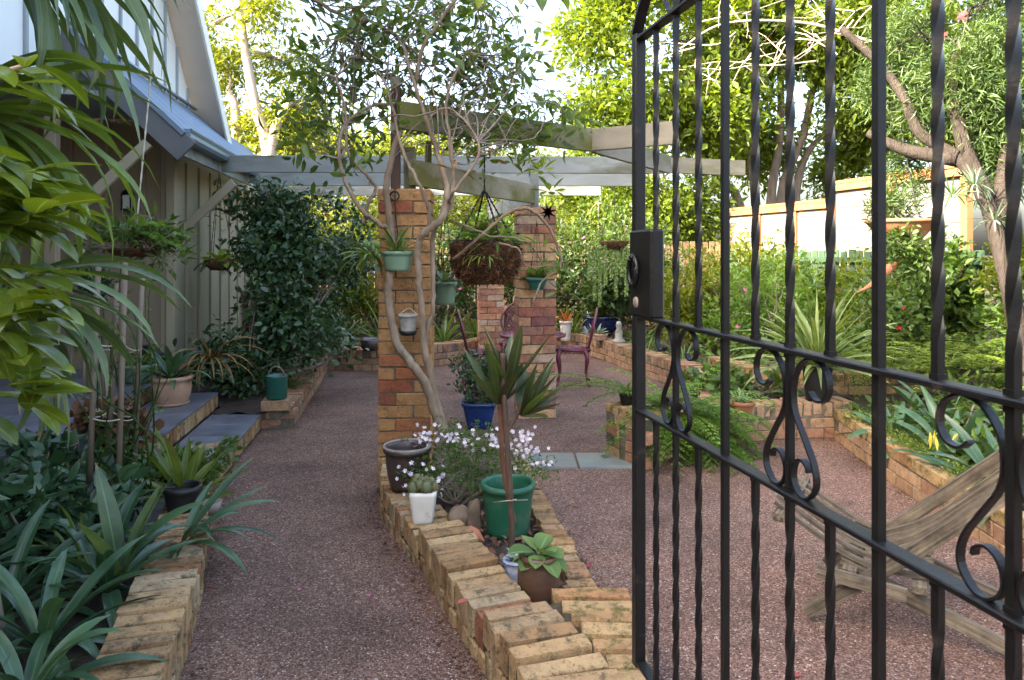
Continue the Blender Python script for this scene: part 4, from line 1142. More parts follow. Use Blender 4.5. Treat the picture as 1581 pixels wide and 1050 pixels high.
# ------------------------------------------------------------------ wrought iron gate (free edge far, hinge near the camera on the right)
GA_ = Vector((0.35, 2.0, 0)); GD = Vector((0.2168, -1, 0)).normalized(); GL = Vector((0.2168, -1, 0)).length
GN = Vector((GD.y, -GD.x, 0))          # towards the path side
def gp(t, z, off=0.0): return GA_ + Vector((0.2168, -1, 0)) * t + GN * off + Vector((0, 0, z))
gt = thing('iron_gate', 'open black wrought iron gate with twisted bars and scrolls', 'gate', gp(1.3, 0.42))
ZB, ZL, ZM, ZT = 0.424, 1.122, 1.382, 2.150
def sqbar(t, z0, z1, w, twist, parent=gt, name='bar', mat=M_IRON):
    c0 = gp(t, z0); mb = MB(); n = max(2, int((z1 - z0) / (0.008 if twist else 2)))
    rings = []
    a0 = math.atan2(GD.y, GD.x) + math.pi / 4
    for i in range(n + 1):
        z = z0 + (z1 - z0) * i / n
        f = min(1, max(0, (z - z0 - .05) / max(1e-6, (z1 - z0 - .1)))) * (z1 - z0 - .1)
        a = a0 + (twist * f if twist else 0)
        rings.append([c0 + Vector((math.cos(a + k * math.pi / 2) * w * .7071, math.sin(a + k * math.pi / 2) * w * .7071, z - z0)) for k in range(4)])
    for k in range(4): mb.quadstrip([[r_[k], r_[(k + 1) % 4]] for r_ in rings], False, True)
    mb.poly(rings[0][::-1]); mb.poly(rings[-1])
    # little collars of weld where the bar meets a rail
    for z in (z0 + .004, z1 - .004): mb.box(gp(t, z), (w * 1.25, w * 1.25, .008), math.atan2(GD.y, GD.x))
    return mb.build(name, mat, parent)
TW = 2 * math.pi / 0.29
TS = [0.130, 0.246, 0.363, 0.481, 0.597, 0.709, 0.819, 0.929, 1.038, 1.149, 1.262, 1.376]
arch = lambda t: ZT + 0.02 + 0.36 * math.sin(math.pi * min(1, max(0, t / 1.45))) ** 0.75
for i, t in enumerate(TS):
    k = i + 1
    if k % 4 == 0:                        # plain through bars
        sqbar(t, ZB + .006, arch(t) - .01, 0.0140, 0)
    elif k % 2 == 0:                      # twisted, run through the scroll panel
        sqbar(t, ZM + .006, ZT - .006, 0.0124, TW); sqbar(t, ZL + .006, ZM - .006, 0.0124, 0); sqbar(t, ZB + .006, ZL - .006, 0.0124, TW); sqbar(t, ZT + .006, arch(t) - .008, 0.012, 0)
    else:
        sqbar(t, ZM + .006, ZT - .006, 0.012, TW); sqbar(t, ZB + .006, ZL - .006, 0.012, TW)
mb = MB(); mb.box(gp(0.015, (ZB + ZT) / 2), (0.030, 0.030, ZT - ZB + .03), math.atan2(GD.y, GD.x), bev=.002); mb.build('stile', M_IRON, gt)
mb = MB(); mb.box(gp(1.46, (ZB + ZT) / 2), (0.030, 0.030, ZT - ZB + .03), math.atan2(GD.y, GD.x), bev=.002); mb.build('stile', M_IRON, gt)
for z, w, h in ((ZB, 0.030, 0.010), (ZL, 0.030, 0.010), (ZM, 0.030, 0.010), (ZT, 0.030, 0.010)):
    mb = MB(); mb.bar(gp(0.032, z), gp(1.44, z), w, h, bev=.002); mb.build('rail', M_IRON, gt)
mb = MB(); mb.ribbon([gp(t, arch(t)) for t in np.linspace(0.0, 1.46, 40)], GN, 0.03, 0.010); mb.build('arch', M_IRON, gt)
def scroll(t, sg):
    P = [(0.048, 1.318), (0.060, 1.306), (0.077, 1.310), (0.086, 1.332), (0.080, 1.360), (0.058, 1.376), (0.034, 1.368), (0.016, 1.340), (0.0105, 1.305), (0.016, 1.270), (0.036, 1.232), (0.056, 1.192), (0.060, 1.158), (0.046, 1.133), (0.030, 1.1285), (0.016, 1.140), (0.0105, 1.160), (0.016, 1.184), (0.030, 1.194), (0.042, 1.186), (0.044, 1.176)]
    pts = catmull([gp(t + sg * (a * 1.32 - .003) / GL, z) for a, z in P], 4)
    mb = MB(); mb.ribbon(pts, GN, 0.012, 0.0038); mb.build('scroll', M_IRON, gt)
for t in (TS[1], TS[5], TS[9]):
    for sg in (-1, 1): scroll(t, sg)
# small scrolls above the top rail
for t in (TS[1], TS[5], TS[9]):
    for sg in (-1, 1):
        P = [(0.03, 0.10), (0.05, 0.12), (0.07, 0.10), (0.065, 0.06), (0.04, 0.02), (0.012, 0.009)]
        mb = MB(); mb.ribbon(catmull([gp(t + sg * a / GL, ZT + z) for a, z in P], 5), GN, 0.013, 0.004); mb.build('scroll', M_IRON, gt)
lb = MB(); lb.box(gp(0.068, 1.502), (0.150, 0.040, 0.236), math.atan2(GD.y, GD.x), bev=.006); lbx = lb.build('lock_box', M_IRON, gt)
for off in (0.034, -0.034):
    c = gp(0.055, 1.53, off * 1.0)
    mb = MB(); mb.tube([c + Vector((0, 0, .0)) - GN * math.copysign(.02, off), c], 0.010, 8)
    c2 = c + Vector((0, 0, -0.022))
    pts = [c2 + GD * math.cos(a) * 0.030 + Vector((0, 0, math.sin(a) * 0.040)) for a in np.linspace(0, 2 * math.pi, 49)]
    mb.tube(pts, [0.0055 + 0.0016 * (k % 2) for k in range(49)], 7, cap=False)
    tw2 = [p + (GN * math.cos(k * 1.1) + Vector((0, 0, 1)) * math.sin(k * 1.1)) * .006 for k, p in enumerate(pts)]
    mb.tube(tw2, 0.0035, 5, cap=False)
    mb.build('ring_handle', M_IRON, lbx)
mb = MB(); mb.lathe((0, 0, 0), [(0.001, 0.004), (0.014, 0.004), (0.016, 0.0)], 14)
rot = Vector((0, 0, 1)).rotation_difference(GN).to_matrix()
mb.v = [tuple(rot @ Vector(p) * 1.0 + gp(0.045, 1.422, 0.0205)) for p in mb.v]; mb.build('lock_cylinder', M_GLAZE_RIM, lbx)
# ------------------------------------------------------------------ folding slatted chair behind the gate
ch = thing('wooden_chair', 'weathered folding slatted wooden chair seen through the gate', 'chair', (1.5, 2.95, gy(2.95)))
zg = gy(2.9)
CB, CW = Vector((0.85, -0.53, 0)).normalized(), Vector((0.53, 0.85, 0)).normalized()     # chair's back and side directions
def cq(a, b, z): return Vector((1.20, 2.90, zg)) + CB * a + CW * b + Vector((0, 0, z))
def slat(name, pts, b, w=0.024, h=0.016):
    P = [cq(a, b, z) for a, z in pts]
    P = catmull(P, 4) if len(P) > 2 else [P[0].lerp(P[1], u) for u in np.linspace(0, 1, 5)]
    mb = MB(); mb.ribbon(P, CW, w, h)
    o = mb.build(name, M_DECKWOOD, ch)
    s_ = 0.0; G = []; ph = rng.random() * 50
    for i, p in enumerate(P):
        if i: s_ += (p - P[i - 1]).length
        G += [(s_ * 3 + ph, q * w * 75, r * h * 75) for q, r in ((.5, .5), (-.5, .5), (-.5, -.5), (.5, -.5))]
    at_ = o.data.attributes.new('grain', 'FLOAT_VECTOR', 'POINT'); at_.data.foreach_set('vector', np.array(G, dtype=np.float32).ravel())
    return o
for i in range(6):
    slat('seat_slat', [(-0.13 - .01 * (i % 2), 0.44), (0.02, 0.345), (0.16, 0.275), (0.30, 0.25), (0.44, 0.26)], 0.035 + i * 0.085)
for i in range(5):
    slat('back_slat', [(0.25, 0.262), (0.40, 0.345), (0.58, 0.51), (1.02, 0.95)], 0.078 + i * 0.085)
for b_ in (-0.012, 0.505):
    slat('back_leg', [(0.0, 0.035), (0.30, 0.285), (0.60, 0.565), (1.08, 1.02)], b_, 0.035, 0.050)
for b_ in (0.028, 0.465):
    slat('seat_leg', [(0.12, 0.245), (0.78, 0.03)], b_, 0.03, 0.05)
for (a_, z, n) in ((-0.10, 0.398, 'front_bar'), (0.16, 0.232, 'cross_bar'), (0.40, 0.222, 'cross_bar'), (0.86, 0.74, 'cross_bar')):
    mb = MB(); mb.bar(cq(a_, -.03, z), cq(a_, .53, z), 0.055, 0.035, bev=.004); o = mb.build(n, M_DECKWOOD, ch)
    G = [((Vector(v_.co) + wloc(ch) - cq(0, 0, 0)).dot(CW) * 3 + a_ * 9, (Vector(v_.co) + wloc(ch)).dot(CB) * 75, v_.co.z * 75) for v_ in o.data.vertices]
    at_ = o.data.attributes.new('grain', 'FLOAT_VECTOR', 'POINT'); at_.data.foreach_set('vector', np.array([list(g_) for g_ in G], dtype=np.float32).ravel())
slat('side_bar', [(0.05, 0.225), (0.36, 0.205)], -.052, 0.03, 0.045)

# ------------------------------------------------------------------ cast iron table and chairs
IRON_GROUP = 'maroon cast iron patio set'
def iron_chair(label, x, y, rz):
    t = thing('garden_chair', label, 'chair', (x, y, 0), IRON_GROUP)
    cs, sn = math.cos(rz), math.sin(rz)
    def w(a, b, z): return Vector((x + a * cs - b * sn, y + a * sn + b * cs, z))     # a = forward, b = side
    mb = MB()
    ring = [w(0.20 * math.cos(q), 0.20 * math.sin(q), 0.42) for q in np.linspace(0, 2 * math.pi, 29)]
    mb.tube(ring, 0.013, 6, cap=False)
    for rr in (0.15, 0.10, 0.05):
        mb.tube([w(rr * math.cos(q), rr * math.sin(q), 0.428) for q in np.linspace(0, 2 * math.pi, 21)], 0.011, 5, cap=False)
    for q in np.linspace(0, 2 * math.pi, 13)[:-1]: mb.tube([w(0.03 * math.cos(q), 0.03 * math.sin(q), .428), w(0.2 * math.cos(q), .2 * math.sin(q), .424)], 0.009, 5)
    for q in np.linspace(0, 2 * math.pi, 25)[:-1]:
        cq = w(0.2 * math.cos(q), 0.2 * math.sin(q), 0.385); mb.tube([cq + Vector((0, 0, .03)), cq, w(0.2 * math.cos(q + .26), .2 * math.sin(q + .26), .415)], 0.007, 4)
    mb.build('seat', M_MAROON, t)
    mb = MB()                                           # balloon back, leaning away
    def bk(b, z): return w(-0.18 - 0.22 * (z - 0.42), b, z)
    oval = [bk(0.185 * math.sin(q) * (0.75 + 0.25 * math.sin(max(0, (0.5 - 0.5 * math.cos(q))) * 3.14)), 0.66 - 0.23 * math.cos(q)) for q in np.linspace(0, 2 * math.pi, 33)]
    mb.tube(oval, 0.014, 6, cap=False)
    for kx in (-0.11, -0.055, 0.0, 0.055, 0.11):
        hh = 0.2 * math.sqrt(max(0.05, 1 - (kx / .185) ** 2))
        mb.tube([bk(kx + 0.018 * math.sin(u * 9 + kx * 40), 0.66 + (u * 2 - 1) * hh) for u in np.linspace(0, 1, 12)], 0.010, 5)
    for zz in (0.53, 0.61, 0.69, 0.77):
        for kx in (-0.085, -0.028, 0.028, 0.085):
            if (kx / .17) ** 2 + ((zz - .66) / .21) ** 2 < 0.9:
                mb.tube([bk(kx + 0.025 * math.cos(q), zz + 0.028 * math.sin(q)) for q in np.linspace(0, 2 * math.pi, 11)], 0.008, 5, cap=False)
    mb.build('backrest', M_MAROON, t)
    for sa, sb in ((1, 1), (1, -1), (-1, 1), (-1, -1)):
        mb = MB(); a, b = 0.14 * sa, 0.14 * sb
        mb.tube(catmull([w(a, b, 0.41), w(a * 1.22, b * 1.22, 0.32), w(a * 1.1, b * 1.1, 0.17), w(a * 1.2, b * 1.2, 0.05), w(a * 1.42, b * 1.42, 0.012)], 4), [0.026, 0.024, 0.016, 0.012, 0.016], 7)
        mb.build('leg', M_MAROON, t)
    return t
iron_chair('maroon iron chair in full side view right of the mottled pillar', 0.72, 8.42, math.pi - 0.1)
iron_chair('maroon iron chair seen edge-on left of the table', -0.33, 8.15, 0.12)
iron_chair('maroon iron chair mostly hidden behind the mottled pillar', 0.05, 9.0, -1.55)
tb = thing('garden_table', 'round maroon cast iron table behind the mottled brick pillar', 'table', (0.24, 8.25, 0), IRON_GROUP)
mb = MB(); T0 = Vector((0.24, 8.25, 0.60))
for rr in (0.37, 0.30, 0.22, 0.14, 0.06): mb.tube([T0 + Vector((rr * math.cos(q), rr * math.sin(q), 0)) for q in np.linspace(0, 2 * math.pi, 33)], 0.012 if rr < .36 else .017, 6, cap=False)
for q in np.linspace(0, 2 * math.pi, 25)[:-1]: mb.tube([T0 + Vector((.04 * math.cos(q), .04 * math.sin(q), 0)), T0 + Vector((.2 * math.cos(q + .2), .2 * math.sin(q + .2), 0)), T0 + Vector((.37 * math.cos(q), .37 * math.sin(q), 0))], 0.010, 5)
mb.build('table_top', M_MAROON, tb)
mb = MB(); mb.lathe((0.24, 8.25, 0), [(0.02, .58), (.03, .5), (.02, .4), (.045, .3), (.02, .2), (.03, .12)], 12); mb.build('column', M_MAROON, tb)
for q in (0.3, 2.4, 4.5):
    mb = MB(); mb.tube(catmull([T0 + Vector((0, 0, -.46)), T0 + Vector((.12 * math.cos(q), .12 * math.sin(q), -.42)), T0 + Vector((.2 * math.cos(q), .2 * math.sin(q), -.53)), T0 + Vector((.27 * math.cos(q), .27 * math.sin(q), -.585))], 4), [.022, .014], 7); mb.build('leg', M_MAROON, tb)

# ------------------------------------------------------------------ pots in the centre planter
b = Vector((-0.60, 4.08, 0.215)); pot('glazed_pot', 'dark brown glazed pot with worn pale rim at the pillar foot', b, 0.095, 0.125, 0.235, M_BROWN_GLAZE, rim=M_GLAZE_RIM, soil=0.05, belly=.006)
wp = pot('square_pot', 'tapered square white pot of cacti on the planter wall', (-0.445, 3.58, 0.204), 0.047, 0.064, 0.160, M_WHITE_POT, sq=9, n=40, lip=0.0, soil=0.012)
ct = thing('cactus', 'cluster of round cacti in the white square pot', 'cactus', (-0.445, 3.58, 0.345))
for i in range(15):
    q = i * 2.4; r = 0.006 + 0.0042 * i; rad = 0.017 + .009 * random.random()
    c = Vector((-0.445 + r * math.cos(q), 3.58 + r * math.sin(q), 0.375 + 0.03 * random.random()))
    mb = MB(); nv = 9; nu = 18; rings = []
    for a in range(nv + 1):
        th = math.pi * a / nv
        rings.append([c + Vector((math.cos(2 * math.pi * k / nu) * max(.01, math.sin(th)) * rad * (1 + .16 * (k % 2)), math.sin(2 * math.pi * k / nu) * max(.01, math.sin(th)) * rad * (1 + .16 * (k % 2)), -math.cos(th) * rad * 1.25)) for k in range(nu)])
    mb.quadstrip(rings, True, True); body = mb.build('stem', L_CACTUS, ct)
    nn = 46; d = unit(rng.normal(size=(nn, 3)) + np.array([0, -.3, .4]))
    leaf_obj('spine', [leaf_cloud(np.array(c) + d * rad * 0.98, d + rng.normal(size=(nn, 3)) * .3, rng.normal(size=(nn, 3)), 0.016, 0.0022, 'diamond')], L_DRY, body)
gpot = pot('green_plastic_pot', 'large green plastic pot standing in the centre planter', (-0.02, 3.62, 0.13), 0.105, 0.130, 0.262, M_GREEN_PLASTIC, soil=0.085, lip=0.008, lipd=0.03)
pot('stoneware_crock', 'brown banded stoneware crock with furry-leaved plant', (0.107, 2.86, 0.165), 0.066, 0.073, 0.185, M_CROCK, belly=0.016, lip=.004, lipd=.02, soil=.02)
rosette('furry_plant', 'furry pale green broad-leaved plant in the brown crock', (0.107, 2.86, 0.345), 12, 0.15, 0.072, (0.0, 1.15), (0.7, 1.5), L_FUZZY, prof='oval', spread=0.015, power=1.1)
pot('china_pot', 'small blue and white china pot behind the brown crock', (0.02, 3.02, 0.16), 0.045, 0.055, 0.10, M_CHINA, lip=.004, lipd=.01, soil=.015)
rosette('silver_plant', 'small silvery plant in the blue and white china pot', (0.02, 3.02, 0.25), 14, 0.07, 0.018, (0.1, 1.2), (0.4, 1.0), L_GREYSUC, prof='lance')
# cordylines: two canes
cd = thing('cordyline', 'dark leaved cordyline on bare canes rising past the green pot', 'plant', (0.005, 3.28, 0.14))
def cane(name, pts, r, mat=M_VINE):
    mb = MB(); P = catmull(pts, 6); mb.tube(P, [rr * (1 + 0.07 * (i % 2)) for i, rr in enumerate(np.linspace(r[0], r[1], len(P)))], 9); return mb.build(name, mat, cd)
M_CANE = plain('cane_bark', (0.115, 0.070, 0.045), (0.05, 0.028, 0.018), 0.85, 30, (1, 1, .3), bump=.7, bdist=.004)
M_CANE_RED = plain('cane_red', (0.17, 0.075, 0.042), (0.09, 0.034, 0.02), 0.8, 30, (1, 1, .3), bump=.6, bdist=.004)
cane('cane', [(0.0, 3.26, .12), (-0.005, 3.27, .4), (-0.025, 3.29, .7), (-0.04, 3.30, .95), (-0.042, 3.30, 1.09)], (0.0135, 0.0125), M_CANE)
c2 = cane('cane', [(0.01, 3.30, .30), (-0.04, 3.33, .55), (-0.055, 3.34, .78), (-0.06, 3.34, .88)], (0.012, 0.010), M_CANE_RED)
c3 = cane('cane', [(-0.03, 3.29, .72), (0.01, 3.3, .78), (0.045, 3.31, .86)], (0.010, 0.009), M_CANE)
for base, n, azr, el, Lr in (((-0.06, 3.34, .85), 11, (0, 6.28), (0.75, 1.5), 0.30), ((0.045, 3.31, .80), 11, (-1.2, 1.5), (0.30, 1.3), 0.28), ((-0.02, 3.33, .93), 6, (0, 6.28), (0.9, 1.5), .25)):
    rosette('', '', base, n, Lr * 1.12, 0.068, el, (0.05, 0.40), L_CORDY, prof='lance', parent=cd, az=azr, spread=0.012, power=1.6)
mb = MB(); mb.tube([(0.012, 3.25, .43), (0.02, 3.24, .435), (-.005, 3.235, .43), (0.075, 3.42, .37)], .0025, 5); mb.tube([(-.01, 3.24, .43), (-.09, 3.44, .35)], .0025, 5); mb.build('tie', M_TWINE, cd)
# bits lying in the planter
def rock(label, c, r, sc, mat=M_ROCK, cat='rock', name='stone'):
    mb = MB(); mb.sphere((0, 0, 0), 1.0, 12, 9); k = rng.random() * 9
    mb.v = [tuple(Vector(c) + Vector((p[0] * sc[0], p[1] * sc[1], p[2] * sc[2])) * r * (1 + .22 * math.sin(p[0] * 3 + k) * math.cos(p[1] * 4 + k) + .12 * math.sin(p[2] * 6 + k))) for p in mb.v]
    return tag(mb.build(name, mat), label, cat)
rock('mottled brown stone behind the white square pot', (-0.27, 3.62, 0.20), 0.075, (0.75, .8, 1.05))
rock('dark upright stone between the stone and green pot', (-0.195, 3.62, 0.20), 0.07, (0.6, .6, 1.35))
mb = MB(); mb.tube(catmull([(-.23, 3.5, .18), (-.19, 3.44, .20), (-.13, 3.42, .17)], 4), [.0, .035, .03, .0], 8); tag(mb.build('terracotta_shard', M_TERRA), 'broken terracotta shard lying in the planter soil', 'shard')
# leaf litter in the planter
n = 420; C = np.stack([rng.uniform(-.5, .22, n), rng.uniform(2.75, 4.3, n), np.zeros(n)], 1)
keep = (C[:, 0] > -0.06 - (C[:, 1] - 2.7) * 0.40) & (C[:, 0] < .24 - (C[:, 1] - 2.9) * .11); C = C[keep]
C[:, 2] = 0.145 + 0.035 * np.maximum(0, 3.6 - C[:, 1]) + rng.random(len(C)) * .02
lt = leaf_obj('leaf_litter', [leaf_cloud(C, rng.normal(size=C.shape) * [1, 1, .25], rng.normal(size=C.shape) * .5 + [0, 0, 1], 0.035 + .035 * rng.random(len(C)), 0.028, 'oval')], L_LITTER)
tag(lt, 'brown dead leaves covering the centre planter soil', 'leaf litter', kind='stuff')
# fallen leaves on the path
def fallen(px, py, size, mat, label, z=None):
    if z is None:
        z = 0.0
        for _ in range(3): Y = F * (EYE - z) / (py - HY); z = gy(Y)
    Y = F * (EYE - z - .006) / (py - HY); p = at(px, py, Y)
    V, Fq, T = strap_mesh(size, size * .55, 0.12, 0.5, rng.random() * 6.28, prof='oval', seg=6, fold=.3)
    o = link('fallen_leaf', mesh_np('fallen_leaf', V, [Fq], mat, True, T), None, p)
    tag(o, label, 'leaf', 'fallen leaves')
fallen(725, 925, .05, L_RED, 'reddish leaf lying on the planter wall bricks', .258)
fallen(655, 913, .05, L_LITTER, 'brown leaf on the path beside the left planter wall')
fallen(913, 868, .06, L_RED, 'bright red leaf on the path right of the brown crock')
fallen(890, 783, .045, L_RED, 'pinkish leaf on the path right of the green pot')
fallen(320, 905, .05, L_RED, 'pink leaf lying against the left brick edging')
fallen(383, 832, .03, P_PINK, 'pink petal in the middle of the left path')
fallen(1240, 1043, .06, L_RED, 'orange-red leaf under the gate at the bottom edge')
fallen(940, 910, .05, L_LITTER, 'curled brown leaf just outside the planter point')
fallen(848, 800, .04, L_LITTER, 'small dark leaf by the right planter wall')
for i in range(16):
    px, py = random.uniform(420, 580), random.uniform(590, 1040)
    if i > 8: px, py = random.uniform(690, 900), random.uniform(560, 690)
    fallen(px, py, .022, P_PINK if i % 3 else L_LITTER, ('tiny pink petal lying on the pebble path' if i % 3 else 'tiny brown leaf scrap lying on the pebble path'))

# ------------------------------------------------------------------ pots hung on the near pillar
def hung(c, top, r=0.003, n=3, rad=0.1, parent=None, mat=M_IRON):
    mb = MB()
    for k in range(n):
        q = 2 * math.pi * k / n + .5
        a = Vector(c) + Vector((math.cos(q) * rad, math.sin(q) * rad, 0))
        P = [a.lerp(Vector(top), u) for u in np.linspace(0, 1, 26)]
        mb.tube(P, [r * (1.5 if i % 2 else 0.8) for i in range(26)], 5, cap=False)
    return mb.build('chain', mat, parent)
c = at(613, 418, 4.62); t = pot('hanging_pot', 'sage green pot of orchids hung on the near pillar', (c.x, c.y + .02, c.z), 0.080, 0.095, 0.125, M_GREEN_PALE, lip=.006, lipd=.025, soil=.02)
mb = MB(); hk = at(610, 303, 4.80); mb.tube(catmull([hk + Vector((.03 * math.cos(q), -.02, .03 * math.sin(q))) for q in np.linspace(-1, 4.4, 9)], 3), .006, 6)
mb.tube([hk + Vector((0, -.02, -.03)), Vector((c.x, c.y + .08, c.z + .13))], .004, 5); mb.build('hook', M_IRON, t)
orc = rosette('orchid', 'leafy orchid growing in the sage green hanging pot', (c.x, c.y + .02, c.z + .12), 18, 0.22, 0.026, (0.2, 1.45), (0.3, 1.2), L_STRAP, prof='lance')
for q in range(6):
    mb = MB(); a = Vector((c.x + random.uniform(-.05, .05), c.y, c.z + .11)); mb.tube(wiggle(a, a + Vector((random.uniform(-.09, .09), -.02, random.uniform(.1, .2))), 3, .05), [.007, .004], 6); mb.build('cane', L_TAIL, orc)
for q in range(8):
    mb = MB(); a = at(random.uniform(562, 596), random.uniform(368, 400), 4.6); mb.sphere(a, random.uniform(.014, .022), 9, 7, (1, 1, 1.3)); mb.build('bulb', L_TAIL, orc)
rosette('orchid', 'drooping orchid leaves left of the sage green pot', at(575, 395, 4.6), 16, 0.27, 0.03, (-0.3, 1.0), (0.6, 1.6), L_STRAP, prof='lance', az=(1.6, 4.8))
c = at(630, 512, 4.66); t = pot('hanging_pot', 'small grey stained pot hung below the sage green pot', (c.x, c.y, c.z), 0.048, 0.060, 0.115, M_GREY_POT, lip=.004, lipd=.02, soil=.015)
mb = MB(); mb.lathe((c.x, c.y, c.z - .022), [(.001, 0), (.05, 0), (.062, .03), (.058, .03), (.045, .008)], 20); mb.build('saucer', M_BLACK_POT, t)
mb = MB(); mb.tube(catmull([(c.x - .06, c.y, c.z + .11), (c.x, c.y + .03, c.z + .15), (c.x + .06, c.y, c.z + .11)], 5), .003, 5); mb.build('wire', M_TWINE, t)
# green pot with fern, behind the pillar
c = at(686, 470, 6.0); t = pot('hanging_pot', 'mossy green pot hanging just behind the near pillar', (c.x, c.y, c.z), 0.085, 0.10, 0.19, M_GREEN_PALE, lip=.005, soil=.02)
hung((c.x, c.y, c.z + .19), (c.x, c.y + .05, 2.0), parent=t, rad=.09)
rosette('staghorn_fern', 'blue-green staghorn fern in the mossy hanging pot', (c.x, c.y, c.z + .19), 14, 0.2, 0.05, (-.2, 1.3), (0.5, 1.4), L_STRAP_BLUE, prof='lance')

# ------------------------------------------------------------------ big coir basket
bx = at(750, 437, 5.26)
hb = thing('hanging_basket', 'large shaggy coir basket hanging from the mossy beam', 'basket', (bx.x, bx.y, bx.z))
mb = MB(); mb.lathe(bx, [(.001, 0), (.11, .004), (.17, .03), (.215, .10), (.24, .20), (.245, .30), (.235, .315), (.21, .29), (.001, .28)], 36)
mb.v = [tuple(Vector(p) + Vector(rng.normal(size=3)) * .008) for p in mb.v]; liner = mb.build('liner', M_COIR, hb)
n = 2600; q = rng.random(n) * 6.283; u = rng.random(n)
rr = np.interp(u, [0, .1, .33, .66, 1], [.11, .17, .218, .242, .247]); zz = np.interp(u, [0, .1, .33, .66, 1], [.004, .03, .10, .20, .31])
C = np.stack([bx.x + rr * np.cos(q), bx.y + rr * np.sin(q), bx.z + zz], 1)
D = np.stack([-np.sin(q), np.cos(q), np.zeros(n)], 1) * rng.normal(size=(n, 1)) + np.stack([np.cos(q), np.sin(q), -1.0 - 0 * q], 1) * .55 + rng.normal(size=(n, 3)) * .4
L_COIR = leaf_mat('coir_fibre', (0.045, 0.022, 0.013), (0.26, 0.135, 0.075), 0.95, 0.05, 0.1, tr_tint=(1, .9, .8))
tag(leaf_obj('coir_fibre', [leaf_cloud(C, D, rng.normal(size=(n, 3)), .055, .0035, 'diamond')], L_COIR, hb), kind='stuff')
mb = MB()
for z, r_ in ((.31, .25), (.2, .246), (.1, .222)): mb.tube([bx + Vector((r_ * math.cos(a), r_ * math.sin(a), z)) for a in np.linspace(0, 6.2832, 41)], .004, 5, cap=False)
for a in np.linspace(0, 6.2832, 15)[:-1]: mb.tube([bx + Vector((r_ * math.cos(a), r_ * math.sin(a), z)) for z, r_ in ((.31, .25), (.2, .246), (.1, .222), (.03, .175), (0, .11))], .003, 5)
mb.build('wire_frame', M_IRON, hb)
tp = at(748, 292, 5.26); hung((bx.x, bx.y, bx.z + .31), tp, .006, 4, .24, hb)
mb = MB(); mb.tube([tp.lerp(Vector((tp.x, tp.y, 2.42)), u_) for u_ in np.linspace(0, 1, 22)], [.008 if i % 2 else .004 for i in range(22)], 5); mb.tube(catmull([Vector((tp.x, tp.y, 2.42)), Vector((tp.x, tp.y - .07, 2.47)), Vector((tp.x - .01, tp.y - .06, 2.52))], 4), .005, 5); mb.build('hook', M_IRON, hb)
fern('basket_fern', 'wispy fern growing over the top of the large coir basket', (bx.x, bx.y, bx.z + .3), 40, 0.30, 0.055, 0.011, L_FERN, (0.2, 1.4), (0.5, 1.6))
rosette('basket_succulent', 'upright lime succulent strands in the large coir basket', (bx.x, bx.y - .05, bx.z + .29), 16, 0.17, 0.014, (0.6, 1.5), (0.0, 0.7), L_LIME, spread=.14)
rosette('basket_fern', 'green straps spilling over the right rim of the coir basket', (bx.x + .1, bx.y - .1, bx.z + .29), 18, .30, .022, (-.1, 1.2), (.6, 1.6), L_FERN, spread=.08, az=(-2.4, 1.2))
rosette('basket_succulent', 'lime tendrils creeping down the front of the coir basket', (bx.x, bx.y - .22, bx.z + .2), 14, 0.11, 0.012, (-1.2, 0.6), (0.2, 1.0), L_LIME, spread=.12, az=(3.3, 6.0))

# small dark green pot on the mottled pillar + star ornament
c = at(829, 447, 6.55); t = pot('hanging_pot', 'small dark green pot hung on the mottled pillar', (c.x, c.y, c.z), .06, .085, .11, M_GREEN_DARK, sq=6, soil=.01)
hung((c.x, c.y, c.z + .11), (c.x, c.y + .02, 1.85), parent=t, rad=.07, r=.002)
fern('pot_fern', 'small feathery fern in the dark green pillar pot', (c.x, c.y, c.z + .1), 10, .24, .06, .012, L_FERN, (0.3, 1.2), (.6, 1.3))
sc = at(846, 327, 6.5); so = thing('star_ornament', 'dark blue and red metal star hanging before the mottled pillar', 'ornament', sc)
for i in range(8):
    a = i * math.pi / 4 + .2; mb = MB(); d = Vector((math.cos(a), 0, math.sin(a))); s_ = Vector((-math.sin(a), 0, math.cos(a)))
    mb.poly([sc + s_ * .016, sc + d * .09, sc - s_ * .016, sc + Vector((0, -.02, 0))]); mb.poly([sc - s_ * .016, sc + d * .09, sc + s_ * .016, sc + Vector((0, .015, 0))])
    mb.build('ray', M_NAVY_GLAZE if i % 3 else P_RED, so)
# blue square pot with fuchsia-like shrub
bp = Vector((-0.29, 6.35, 0)); pot('square_pot', 'glossy blue square pot on the patio before the mottled pillar', bp, .10, .145, .235, M_BLUE_GLAZE, sq=8, n=40, lip=.008, lipd=.03, soil=.03)
bush('azalea', 'small pink-flowering shrub in the blue square pot', (bp.x, bp.y, .2), [((bp.x - .10, bp.y, .50), (.22, .2, .16)), ((bp.x + .05, bp.y, .42), (.2, .18, .13)), ((bp.x, bp.y, .27), (.16, .14, .06))], 330, .05, .022, L_CAMELLIA, stems=6, r0=.014, flowers=(7, .03, P_PINK), shape='oval')

